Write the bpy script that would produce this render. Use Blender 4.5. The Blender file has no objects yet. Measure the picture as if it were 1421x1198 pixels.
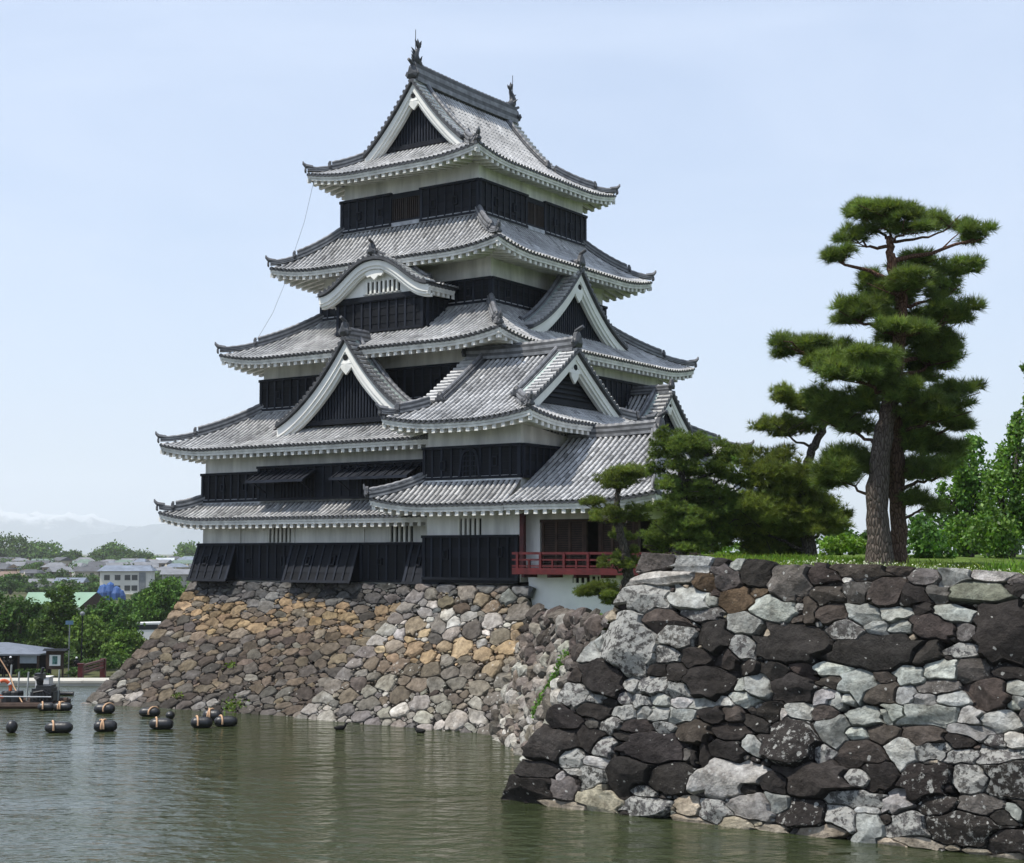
import bpy, math, random
import numpy as np
R = math.radians
rng = np.random.default_rng(7)
random.seed(7)
sc = bpy.context.scene
col = sc.collection

# ---------------------------------------------------------------- camera, sky, sun, exposure
F_PX, W_PX, H_PX, HOR = 2050.0, 1421.0, 1198.0, 768.0
CAM_H = 6.4
PITCH = math.atan((HOR - H_PX / 2) / F_PX)
cam_d = bpy.data.cameras.new('camera'); cam = bpy.data.objects.new('camera', cam_d); col.objects.link(cam)
cam_d.sensor_fit = 'HORIZONTAL'; cam_d.sensor_width = 36.0; cam_d.lens = 36.0 * F_PX / W_PX
cam_d.clip_start = 0.5; cam_d.clip_end = 30000
cam.location = (0, 0, CAM_H); cam.rotation_euler = (math.pi / 2 + PITCH, 0, 0)
sc.camera = cam
sc.view_settings.view_transform = 'Standard'; sc.view_settings.look = 'None'
sc.view_settings.exposure = 0.55; sc.view_settings.gamma = 1.0
sc.cycles.volume_bounces = 3; sc.cycles.max_bounces = 8
SUN_EL, SUN_AZ = R(63), R(-112)        # azimuth measured from +Y (view direction), negative = to the left
sun_dir = np.array([math.sin(SUN_AZ) * math.cos(SUN_EL), math.cos(SUN_AZ) * math.cos(SUN_EL), math.sin(SUN_EL)])
sun_d = bpy.data.lights.new('sun', 'SUN'); sun_d.energy = 3.9; sun_d.angle = R(0.6); sun_d.color = (1.0, 0.955, 0.88)
sun = bpy.data.objects.new('sun', sun_d); col.objects.link(sun)
from mathutils import Vector
sun.rotation_euler = Vector(sun_dir).to_track_quat('Z', 'Y').to_euler()
sun.location = (-40, -40, 80)
world = bpy.data.worlds.new('World'); sc.world = world; world.use_nodes = True
wn, wl = world.node_tree.nodes, world.node_tree.links
bg = wn['Background']; bg.inputs['Strength'].default_value = 0.122
sky = wn.new('ShaderNodeTexSky'); sky.sky_type = 'NISHITA'; sky.sun_disc = False
sky.sun_elevation = SUN_EL; sky.sun_rotation = SUN_AZ
sky.air_density = 1.0; sky.dust_density = 1.3; sky.ozone_density = 1.6; sky.altitude = 600
tc = wn.new('ShaderNodeTexCoord'); mp = wn.new('ShaderNodeMapping'); mp.inputs['Scale'].default_value = (2.2, 1.5, 7.5)
mp.inputs['Rotation'].default_value = (0.0, R(14), 0.3)
wl.new(tc.outputs['Generated'], mp.inputs['Vector'])
nz = wn.new('ShaderNodeTexNoise'); nz.inputs['Scale'].default_value = 1.2; nz.inputs['Detail'].default_value = 5; nz.inputs['Roughness'].default_value = .55; nz.inputs['Distortion'].default_value = .6
wl.new(mp.outputs['Vector'], nz.inputs['Vector'])
cr = wn.new('ShaderNodeValToRGB'); cr.color_ramp.elements[0].position = .36; cr.color_ramp.elements[1].position = .78
cr.color_ramp.elements[0].color = (.56, .56, .56, 1); cr.color_ramp.elements[1].color = (.97, .97, .97, 1)
wl.new(nz.outputs['Fac'], cr.inputs['Fac'])
mx = wn.new('ShaderNodeMix'); mx.data_type = 'RGBA'
mx.inputs[7].default_value = (3.85, 4.55, 5.85, 1)      # thin high cloud, lit by the sun (same units as the sky)
wl.new(cr.outputs['Color'], mx.inputs[0]); wl.new(sky.outputs['Color'], mx.inputs[6])
wl.new(mx.outputs[2], bg.inputs['Color'])

# ---------------------------------------------------------------- helpers
def at(px, py, depth):
    """world point seen at photo pixel (px,py) at forward distance depth"""
    a = (px - W_PX / 2) / F_PX; b = -(py - H_PX / 2) / F_PX
    c, t = math.cos(PITCH), math.sin(PITCH)
    v = np.array([a, c - b * t, t + b * c])
    return np.array([0, 0, CAM_H]) + v * depth / v[1]

class MB:
    """collects vertices, faces and a per-vertex tint; builds one mesh object"""
    def __init__(s): s.v = []; s.f = []; s.t = []; s.n = 0; s.m = []
    def add(s, v, f, tint=(1, 1, 1, 0), mi=0):
        v = np.asarray(v, float).reshape(-1, 3)
        tint = np.asarray(tint, float)
        if tint.ndim == 1: tint = np.tile(tint, (len(v), 1))
        s.v.append(v); s.t.append(tint)
        if isinstance(f, np.ndarray):
            s.f.append((f + s.n)); s.m += [mi] * len(f)
        else:
            k = {}
            for q in f: k.setdefault(len(q), []).append(q)
            for q in k.values():
                s.f.append(np.array(q) + s.n); s.m += [mi] * len(q)
        s.n += len(v)
        return s
    def mesh(s, name, mats, smooth=False):
        me = bpy.data.meshes.new(name)
        if s.n == 0: return me
        v = np.concatenate(s.v); t = np.concatenate(s.t)
        loops = np.concatenate([f.ravel() for f in s.f]); sizes = np.concatenate([np.full(len(f), f.shape[1]) for f in s.f])
        me.vertices.add(len(v)); me.vertices.foreach_set('co', v.ravel())
        me.loops.add(len(loops)); me.loops.foreach_set('vertex_index', loops.astype(np.int32))
        me.polygons.add(len(sizes))
        st = np.concatenate([[0], np.cumsum(sizes)[:-1]])
        me.polygons.foreach_set('loop_start', st.astype(np.int32))
        me.polygons.foreach_set('use_smooth', np.full(len(sizes), bool(smooth)))
        for m in (mats if isinstance(mats, (list, tuple)) else [mats]): me.materials.append(m)
        me.polygons.foreach_set('material_index', np.array(s.m, np.int32))
        a = me.attributes.new('tint', 'FLOAT_COLOR', 'POINT'); a.data.foreach_set('color', t.astype(np.float32).ravel())
        me.update(calc_edges=True); me.validate()
        return me
    def build(s, name, mats, parent=None, smooth=False):
        o = bpy.data.objects.new(name, s.mesh(name, mats, smooth)); col.objects.link(o)
        if parent is not None: o.parent = parent
        return o

def tag(o, label=None, cat=None, group=None, kind=None):
    if label: o['label'] = label
    if cat: o['category'] = cat
    if group: o['group'] = group
    if kind: o['kind'] = kind
    return o
def empty(name, loc, rz=0, label=None, cat=None, group=None):
    o = bpy.data.objects.new(name, None); col.objects.link(o); o.location = loc; o.rotation_euler = (0, 0, rz)
    o.empty_display_size = .3
    return tag(o, label, cat, group)

BOXF = [(0, 1, 3, 2), (4, 6, 7, 5), (0, 4, 5, 1), (2, 3, 7, 6), (0, 2, 6, 4), (1, 5, 7, 3)]
def box(mb, x0, x1, y0, y1, z0, z1, tint=(1, 1, 1, 0), m=None):
    v = np.array([(x, y, z) for x in (x0, x1) for y in (y0, y1) for z in (z0, z1)], float)
    if m: v = np.array([m(*p) for p in v])
    mb.add(v, BOXF, tint)
def hexa(mb, pts, tint=(1, 1, 1, 0)):
    mb.add(pts, BOXF, tint)
def bar(mb, p, q, w, h, tint=(1, 1, 1, 0), up=(0, 0, 1)):
    p, q = np.asarray(p, float), np.asarray(q, float); d = q - p; L = np.linalg.norm(d); d = d / L
    up = np.asarray(up, float); s = np.cross(d, up)
    if np.linalg.norm(s) < 1e-4: s = np.cross(d, (1, 0, 0))
    s /= np.linalg.norm(s); u = np.cross(s, d)
    v = [b + s * a * w / 2 + u * c * h / 2 for b in (p, q) for a in (-1, 1) for c in (-1, 1)]
    mb.add(v, BOXF, tint)
def tube(mb, pts, rad, n=7, tint=(1, 1, 1, 0), caps=True):
    pts = np.asarray(pts, float); k = len(pts); rad = np.full(k, rad) if np.isscalar(rad) else np.asarray(rad, float)
    d = np.gradient(pts, axis=0); d /= np.maximum(np.linalg.norm(d, axis=1)[:, None], 1e-9)
    ref = np.array([0, 0, 1.0]) if abs(d[0][2]) < .9 else np.array([1.0, 0, 0])
    V = []; s = np.cross(d[0], ref)
    for i in range(k):
        s = s - d[i] * (s @ d[i]); s /= max(np.linalg.norm(s), 1e-9); u = np.cross(d[i], s)
        a = np.arange(n) * 2 * np.pi / n
        V.append(pts[i] + rad[i] * (np.cos(a)[:, None] * s + np.sin(a)[:, None] * u))
    V = np.concatenate(V)
    i, j = np.meshgrid(np.arange(k - 1), np.arange(n), indexing='ij'); i = i.ravel(); j = j.ravel(); j2 = (j + 1) % n
    mb.add(V, np.stack([i * n + j, i * n + j2, (i + 1) * n + j2, (i + 1) * n + j], 1), tint)
    if caps:
        mb.add(V[:n], [tuple(range(n))[::-1]], tint if np.ndim(tint) == 1 else tint[:n]); mb.add(V[-n:], [tuple(range(n))], tint if np.ndim(tint) == 1 else tint[-n:])
def sweep(mb, pts, prof, side, tint=(1, 1, 1, 0), closed=True, up=(0, 0, 1)):
    """prof: list of (a along side, b along up); side: fixed vector or per point"""
    pts = np.asarray(pts, float); k = len(pts); n = len(prof); side = np.asarray(side, float)
    if side.ndim == 1: side = np.tile(side, (k, 1))
    up = np.asarray(up, float)
    if up.ndim == 1: up = np.tile(up, (k, 1))
    V = np.concatenate([pts[i] + np.outer([a for a, b in prof], side[i]) + np.outer([b for a, b in prof], up[i]) for i in range(k)])
    f = []
    for i in range(k - 1):
        for j in range(n if closed else n - 1):
            j2 = (j + 1) % n; f.append((i * n + j, i * n + j2, (i + 1) * n + j2, (i + 1) * n + j))
    mb.add(V, f, tint)
    if closed:
        mb.add(V[:n], [tuple(range(n))], tint); mb.add(V[-n:], [tuple(range(n))[::-1]], tint)
def ellipsoid(mb, c, r, nu=10, nv=7, tint=(1, 1, 1, 0), jit=0):
    v = []
    for i in range(nv + 1):
        th = math.pi * i / nv
        for j in range(nu):
            ph = 2 * math.pi * j / nu; k = 1 + (rng.random() - .5) * jit
            v.append((c[0] + r[0] * k * math.sin(th) * math.cos(ph), c[1] + r[1] * k * math.sin(th) * math.sin(ph), c[2] + r[2] * k * math.cos(th)))
    f = [(i * nu + j, i * nu + (j + 1) % nu, (i + 1) * nu + (j + 1) % nu, (i + 1) * nu + j) for i in range(nv) for j in range(nu)]
    mb.add(v, f, tint)

# ---------------------------------------------------------------- materials
def new_mat(name):
    m = bpy.data.materials.new(name); m.use_nodes = True
    return m, m.node_tree.nodes, m.node_tree.links, m.node_tree.nodes['Principled BSDF']
def mixc(n, l, fac, a, b, mode='MIX'):
    x = n.new('ShaderNodeMix'); x.data_type = 'RGBA'; x.blend_type = mode
    for i, s in ((0, fac), (6, a), (7, b)):
        if hasattr(s, 'links'): l.new(s, x.inputs[i])
        else: x.inputs[i].default_value = s if i else s
    return x.outputs[2]
def noise(n, l, scale, detail=4, vec=None, rough=.55):
    x = n.new('ShaderNodeTexNoise'); x.inputs['Scale'].default_value = scale; x.inputs['Detail'].default_value = detail; x.inputs['Roughness'].default_value = rough
    if vec is None:
        g = n.new('ShaderNodeNewGeometry'); vec = g.outputs['Position']
    l.new(vec, x.inputs['Vector']); return x.outputs['Fac']
def ramp(n, l, src, p0, p1, c0=(0, 0, 0, 1), c1=(1, 1, 1, 1)):
    x = n.new('ShaderNodeValToRGB'); e = x.color_ramp.elements
    e[0].position = p0; e[1].position = p1; e[0].color = c0; e[1].color = c1
    l.new(src, x.inputs['Fac']); return x.outputs['Color']
def bump(n, l, b, src, strength=.3, dist=.02):
    x = n.new('ShaderNodeBump'); x.inputs['Strength'].default_value = strength; x.inputs['Distance'].default_value = dist
    l.new(src, x.inputs['Height']); l.new(x.outputs['Normal'], b.inputs['Normal'])
def tinted(name, base, var=.35, scale=3, rough=.8, bmp=.2, bscale=20, bdist=.01, spec=.3, trans=0, metallic=0, streak=False):
    """procedural surface: base colour x per-piece tint x two octaves of noise"""
    m, n, l, b = new_mat(name)
    at_ = n.new('ShaderNodeAttribute'); at_.attribute_name = 'tint'
    lo = tuple(c * (1 - var) for c in base) + (1,); hi = tuple(min(1, c * (1 + var)) for c in base) + (1,)
    vec = None
    if streak:
        g = n.new('ShaderNodeNewGeometry'); mpn = n.new('ShaderNodeMapping'); mpn.inputs['Scale'].default_value = (1, 1, .18)
        l.new(g.outputs['Position'], mpn.inputs['Vector']); vec = mpn.outputs['Vector']
    c = ramp(n, l, noise(n, l, scale, 5, vec), .3, .72, lo, hi)
    c2 = mixc(n, l, 1.0, c, at_.outputs['Color'], 'MULTIPLY')
    l.new(c2, b.inputs['Base Color']); b.inputs['Roughness'].default_value = rough; b.inputs['Specular IOR Level'].default_value = spec
    b.inputs['Metallic'].default_value = metallic
    if bmp: bump(n, l, b, noise(n, l, bscale, 4), bmp, bdist)
    if trans:
        out = n['Material Output']; tr = n.new('ShaderNodeBsdfTranslucent'); ms = n.new('ShaderNodeMixShader'); ms.inputs[0].default_value = trans
        l.new(mixc(n, l, 1.0, c2, (1.25, 1.35, .6, 1), 'MULTIPLY'), tr.inputs['Color']); l.new(b.outputs[0], ms.inputs[1]); l.new(tr.outputs[0], ms.inputs[2]); l.new(ms.outputs[0], out.inputs['Surface'])
    return m
M = {}
M['tile'] = tinted('roof_tile', (.40, .398, .392), .34, .5, .33, .2, 30, .01, .6)
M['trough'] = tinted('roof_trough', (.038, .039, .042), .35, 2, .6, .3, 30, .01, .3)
M['ridge'] = tinted('ridge_tile', (.15, .153, .16), .45, 3, .55, .3, 20, .01, .5)
M['oni'] = tinted('ridge_ornament', (.045, .047, .052), .4, 5, .5, .4, 20, .02, .5)
M['plaster'] = tinted('white_plaster', (.70, .69, .655), .24, 2.2, .9, .12, 14, .006, .15, streak=True)
M['cream'] = tinted('cream_plaster', (.80, .79, .74), .08, 1.4, .85, .08, 14, .005, .2)
M['board'] = tinted('black_lacquer_board', (.0068, .0082, .0118), .35, 2, .62, .35, 9, .012, .16, streak=True)
M['dark'] = tinted('dark_opening', (.008, .008, .009), .2, 2, .9, 0)
M['brownwood'] = tinted('brown_wood', (.045, .026, .018), .35, 4, .7, .3, 20, .01, .3)
M['red'] = tinted('red_lacquer', (.08, .0085, .009), .35, 3, .5, .1, 20, .005, .4)
M['soffit'] = tinted('shaded_soffit_plaster', (.27, .265, .25), .2, 1.5, .9, .1, 14, .005, .1)  # under-eave shade put into the colour; the plaster itself is paler
# ================================================================ CASTLE
C0 = np.array([-2.25, 71.0, 0.0]); LX = np.hypot(3010, 2050)
XL = np.array([3010, -2050, 0]) / LX; YL = np.array([2050, 3010, 0]) / LX
ROTZ = math.atan2(-2050, 3010)
def wor(x, y, z): return C0 + XL * x + YL * y + np.array([0, 0, z])

def frame(side, cx=0, cy=0):
    def m(s, o, z):
        s, o, z = np.broadcast_arrays(np.asarray(s, float), np.asarray(o, float), np.asarray(z, float))
        if side == 'f': x, y = cx + s, cy - o
        elif side == 'b': x, y = cx - s, cy + o
        elif side == 'r': x, y = cx + o, cy + s
        else: x, y = cx - o, cy - s
        return np.stack([x, y, z], -1)
    m.s = m(1, 0, 0) - m(0, 0, 0); m.o = m(0, 1, 0) - m(0, 0, 0)
    return m
ANG5 = np.linspace(0, np.pi, 5)
def tile_tube(mb, P, lat, tl=.34, r=.083, cap=True, light=1.0):
    """a run of round cover tiles laid down a path (first point = lowest)"""
    P = np.asarray(P, float); seg = np.linalg.norm(np.diff(P, axis=0), axis=1); L = seg.sum()
    if L < .12: return
    n = max(1, int(round(L / tl))); cum = np.concatenate([[0], np.cumsum(seg)])
    q = np.linspace(0, L, n + 1)
    pts = np.stack([np.interp(q, cum, P[:, i]) for i in range(3)], 1)
    d = np.gradient(pts, axis=0); d /= np.linalg.norm(d, axis=1)[:, None]
    nor = np.cross(d, lat); nor *= np.sign(nor[:, 2:3] + 1e-9); nor /= np.linalg.norm(nor, axis=1)[:, None]
    V = []; T = []
    for i in range(n):
        g = light * rng.uniform(.8, 1.12)
        if rng.random() < .06: g *= 1.3
        if rng.random() < .07: g *= .62
        wv = rng.normal(0, .008)
        for k, rr in ((i, r), (i + 1, r * .8)):
            V.append(pts[k] + lat * wv + np.outer(np.cos(ANG5), lat) * rr + np.outer(np.sin(ANG5), nor[k]) * rr * 1.05)
            T.append(np.tile([g, g * .995, g * .99, 0], (5, 1)))
    V = np.concatenate(V); T = np.concatenate(T); k = 2 * n
    i, j = np.meshgrid(np.arange(k - 1), np.arange(4), indexing='ij'); i = i.ravel(); j = j.ravel()
    mb.add(V, np.stack([i * 5 + j, i * 5 + j + 1, (i + 1) * 5 + j + 1, (i + 1) * 5 + j], 1), T)
    if cap: mb.add(V[:5], [(0, 1, 2, 3, 4)], (.13, .13, .135, 0))
def grid(mb, Pf, us, vs, tint=(1, 1, 1, 0)):
    u, v = np.meshgrid(us, vs, indexing='ij'); V = Pf(u.ravel(), v.ravel()); nu, nv = len(us), len(vs)
    i, j = np.meshgrid(np.arange(nu - 1), np.arange(nv - 1), indexing='ij'); i = i.ravel(); j = j.ravel()
    mb.add(V, np.stack([i * nv + j, (i + 1) * nv + j, (i + 1) * nv + j + 1, i * nv + j + 1], 1), tint)

def ridge_run(mb, P, side, w=.30, h=.34, cap=.10, light=1.0, white=None):
    """stacked ridge: courses of flat tiles topped by a run of round tiles"""
    P = np.asarray(P, float); k = 4; z = 0
    for i in range(k):
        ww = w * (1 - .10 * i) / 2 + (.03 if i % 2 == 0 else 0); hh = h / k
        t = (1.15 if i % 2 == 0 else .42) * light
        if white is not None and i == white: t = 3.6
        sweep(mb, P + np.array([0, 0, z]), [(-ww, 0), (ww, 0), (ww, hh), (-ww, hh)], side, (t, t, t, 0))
        z += hh
    seg = np.linalg.norm(np.diff(P, axis=0), axis=1).sum(); n = max(2, int(seg / .3))
    Q = np.stack([np.interp(np.linspace(0, 1, 2 * n), np.linspace(0, 1, len(P)), P[:, i]) for i in range(3)], 1) + np.array([0, 0, h])
    tube(mb, Q, np.where(np.arange(2 * n) % 2 == 0, cap, cap * .82), 7, (.95 * light, .95 * light, .97 * light, 0))
class Pieces:
    """like MB, but every piece becomes an object of its own"""
    def __init__(s): s.l = []
    def new(s): s.l.append(MB()); return s.l[-1]
    @property
    def n(s): return len(s.l)
    def build(s, name, mat, parent):
        for m in s.l: m.build(name, mat, parent)
def onigawara(mb, p, face, s=.5):
    """ridge-end tile: a shield with a curled crest"""
    mb = mb.new() if isinstance(mb, Pieces) else mb
    p = np.asarray(p, float); f = np.asarray(face, float); f = f / np.linalg.norm(f); l = np.array([-f[1], f[0], 0]); u = np.array([0, 0, 1])
    out = [(-.55, -.25), (-.62, .1), (-.42, .45), (-.3, .85), (0, 1.1), (.3, .85), (.42, .45), (.62, .1), (.55, -.25)]
    V = [p + l * a * s + u * b * s + f * k * s for k in (-.16, .16) for a, b in out]
    V += [p + l * a * s * .5 + u * (.35 + (b - .35) * .5) * s + f * .34 * s for a, b in out]
    n = len(out); F = [tuple(range(n))[::-1], tuple(range(2 * n, 3 * n))]
    for i in range(n):
        j = (i + 1) % n; F += [(i, j, n + j, n + i), (n + i, n + j, 2 * n + j, 2 * n + i)]
    mb.add(V, F)
    for sg in (-1, 1):
        tube(mb, [p + l * sg * .45 * s + u * -.1 * s, p + l * sg * .72 * s + u * .12 * s, p + l * sg * .62 * s + u * .42 * s], [.16 * s, .13 * s, .07 * s], 6)
    if s > .4: tube(mb, [p + u * 1.0 * s - f * .1 * s, p + u * 1.22 * s + f * .25 * s, p + u * 1.4 * s + f * .62 * s], [.2 * s, .17 * s, .15 * s], 7)

def liftf(dc, u, L, D=3.0): return .58 * L * np.clip(1 - dc / D, 0, 1) ** 2.0 * np.clip(1 - u, 0, 1) ** 1.3

def eave(parent, runs, fb_h=.21, pitch=.41):
    """white fascia and rafter ends under a tile edge; runs = list of (m, s0, s1, O, o_wall, zf(s), cut)"""
    fa, ra, so, et = MB(), MB(), MB(), MB()
    for m, s0, s1, O, ow, zf in runs:
        ss = np.linspace(s0, s1, 40); P = m(ss, O, zf(ss))
        sweep(et, P, [(-.02, -.05), (.055, -.05), (.06, .035), (-.02, .035)], m.o, (1, 1, 1, 0))
        for s in np.arange(s0 + .12, s1 - .05, .25):
            c = m(s, O + .066, float(zf(np.array([s]))[0]) + .015); a = np.arange(8) * np.pi / 4
            V = np.concatenate([c + np.outer(np.cos(a), m.s) * .088 + np.outer(np.sin(a), [0, 0, 1.]) * .088, c - m.o * .05 + np.outer(np.cos(a), m.s) * .088 + np.outer(np.sin(a), [0, 0, 1.]) * .088])
            et.add(V, [tuple(range(8))] + [(i, (i + 1) % 8, 8 + (i + 1) % 8, 8 + i) for i in range(8)], (1.3, 1.3, 1.3, 0))
        sweep(fa, P, [(-.10, -.045), (.015, -.045), (.0, -.045 - fb_h * .5), (-.10, -.045 - fb_h * .5)], m.o, (1, 1, 1, 0))
        sweep(fa, P, [(-.14, -.05 - fb_h * .5), (-.03, -.05 - fb_h * .5), (-.03, -.05 - fb_h), (-.14, -.05 - fb_h)], m.o, (.93, .93, .92, 0))
        n = int((s1 - s0) / pitch); off = ((s1 - s0) - n * pitch) / 2
        for i in range(n + 1):
            s = s0 + off + i * pitch; z = float(zf(np.array([s]))[0]) - .05 - fb_h
            oi = max(ow, O - max(.12, min(s - s0, s1 - s)) * 1.0 - .0) if min(s - s0, s1 - s) < (O - ow) else ow
            rise = .16 * (O - oi)
            w = .085; a = O - .07
            V = [m(x, o, zz) for o, r_ in ((a, 0), (oi, rise)) for x in (s - w, s + w) for zz in (z - .16 + r_, z + r_ + .01)]
            hexa(ra, V, (.97, .97, .96, 0))
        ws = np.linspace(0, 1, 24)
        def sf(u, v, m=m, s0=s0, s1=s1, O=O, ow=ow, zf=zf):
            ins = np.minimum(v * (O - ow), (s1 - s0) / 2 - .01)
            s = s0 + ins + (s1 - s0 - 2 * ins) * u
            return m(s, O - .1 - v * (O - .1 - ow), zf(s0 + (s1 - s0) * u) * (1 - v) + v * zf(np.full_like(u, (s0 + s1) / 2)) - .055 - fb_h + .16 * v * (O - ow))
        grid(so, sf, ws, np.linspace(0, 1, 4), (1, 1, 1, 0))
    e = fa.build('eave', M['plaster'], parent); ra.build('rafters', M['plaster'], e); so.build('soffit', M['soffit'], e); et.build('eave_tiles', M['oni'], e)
    return e

def skirt_roof(root, cx, cy, a, b, A, B, z0, z1, L=.55, sides='frbl', name='roof', pitch=.25, skip=None):
    T, S, H, ON = MB(), MB(), MB(), Pieces(); runs = []
    for sd in sides:
        m = frame(sd, cx, cy); So, Si, O, oi = (A, a, B, b) if sd in 'fb' else (B, b, A, a)
        prof = lambda u: .62 * u + .38 * u * u
        def zf(s, u, So=So, Si=Si): return z0 + (z1 - z0) * prof(u) + liftf((So - (So - Si) * u) - np.abs(s), u, L)
        def Pf(u, v, m=m, So=So, Si=Si, O=O, oi=oi, zf=zf):
            s = u * (So - (So - Si) * v); return m(s, O - (O - oi) * v, zf(s, v))
        grid(S, Pf, np.linspace(-1, 1, 49), np.linspace(0, 1, 6), (1, 1, 1, 0))
        n = int(2 * So / pitch); st = -So + (2 * So - n * pitch) / 2
        for i in range(n + 1):
            s = st + i * pitch
            um = 1.0 if abs(s) <= Si else (So - abs(s)) / (So - Si)
            if um < .06: continue
            u = np.linspace(-.045, um, 7)
            P = m(np.full(7, s), O - (O - oi) * u, zf(np.full(7, s), np.maximum(u, 0)) + np.minimum(u, 0) * .3 + .01)
            tile_tube(T, P, m.s)
        runs.append((m, -So, So, O, oi, lambda s, zf=zf: zf(s, np.zeros_like(s))))
        # flashing along the wall
        sweep(H, m(np.linspace(-Si, Si, 2), oi + .06, z1 + .0), [(-.06, -.05), (.12, -.05), (.10, .14), (-.06, .16)], m.o, (2.1, 2.1, 2.1, 0))
    hs = {'f': [(-1, -1), (1, -1)], 'r': [(1, -1), (1, 1)], 'b': [(1, 1), (-1, 1)], 'l': [(-1, -1), (-1, 1)]}
    corners = set(c for s in sides for c in hs[s])
    for sx, sy in corners:
        u = np.linspace(1, 0, 12); prf = .62 * u + .38 * u * u
        P = np.stack([cx + sx * (A - (A - a) * u), cy + sy * (B - (B - b) * u), z0 + (z1 - z0) * prf + .58 * L * (1 - u) ** 1.3 + .03 + .12 * (1 - u) ** 6], 1)
        d = np.array([sx, sy, 0.]) / math.sqrt(2); sdv = np.array([-d[1], d[0], 0])
        k = 7
        ridge_run(H, P[:k + 1], sdv, .34, .36, .11); onigawara(ON, P[k] + d * .12 + [0, 0, .1], d, .30)
        ridge_run(H, P[k:], sdv, .26, .17, .095)
        tip = P[-1] + [0, 0, .2]
        tube(H, [tip - d * .25, tip + d * .08 + [0, 0, .05], tip + d * .2 + [0, 0, .17], tip + d * .22 + [0, 0, .27]], [.11, .11, .07, .03], 6, (.7, .7, .72, 0))
        onigawara(ON, P[-1] + d * .08 + [0, 0, -.02], d, .2)
    r = S.build(name, M['trough'], root); T.build('cover_tiles', M['tile'], r); H.build('ridge', M['ridge'], r)
    if ON.n: ON.build('ridge_ornament', M['oni'], r)
    eave(r, runs)
    return r

def gegyo(mb, hole, m, o, z, s):
    """carved pendant under the gable apex"""
    out = [(0, .35), (.2, .3), (.26, .1), (.5, .1), (.62, -.12), (.42, -.1), (.36, -.35), (.2, -.52), (0, -.72), (-.2, -.52), (-.36, -.35), (-.42, -.1), (-.62, -.12), (-.5, .1), (-.26, .1), (-.2, .3)]
    n = len(out); V = [m(a * s, o + k, z + b * s) for k in (0, .09) for a, b in out] + [m(0, o + .14, z - .15 * s)]
    F = [tuple(range(n))]
    for i in range(n):
        j = (i + 1) % n; F += [(i, j, n + j, n + i), (n + i, n + j, 2 * n)]
    mb.add(V, F)
    a = np.arange(10) * 2 * np.pi / 10
    V = [m(np.cos(t) * .17 * s, o + k, z + .2 * s + np.sin(t) * .17 * s) for k in (.0, .13) for t in a]
    hole.add(V, [tuple(range(10)), tuple(range(10, 20))] + [(i, (i + 1) % 10, 10 + (i + 1) % 10, 10 + i) for i in range(10)])

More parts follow.
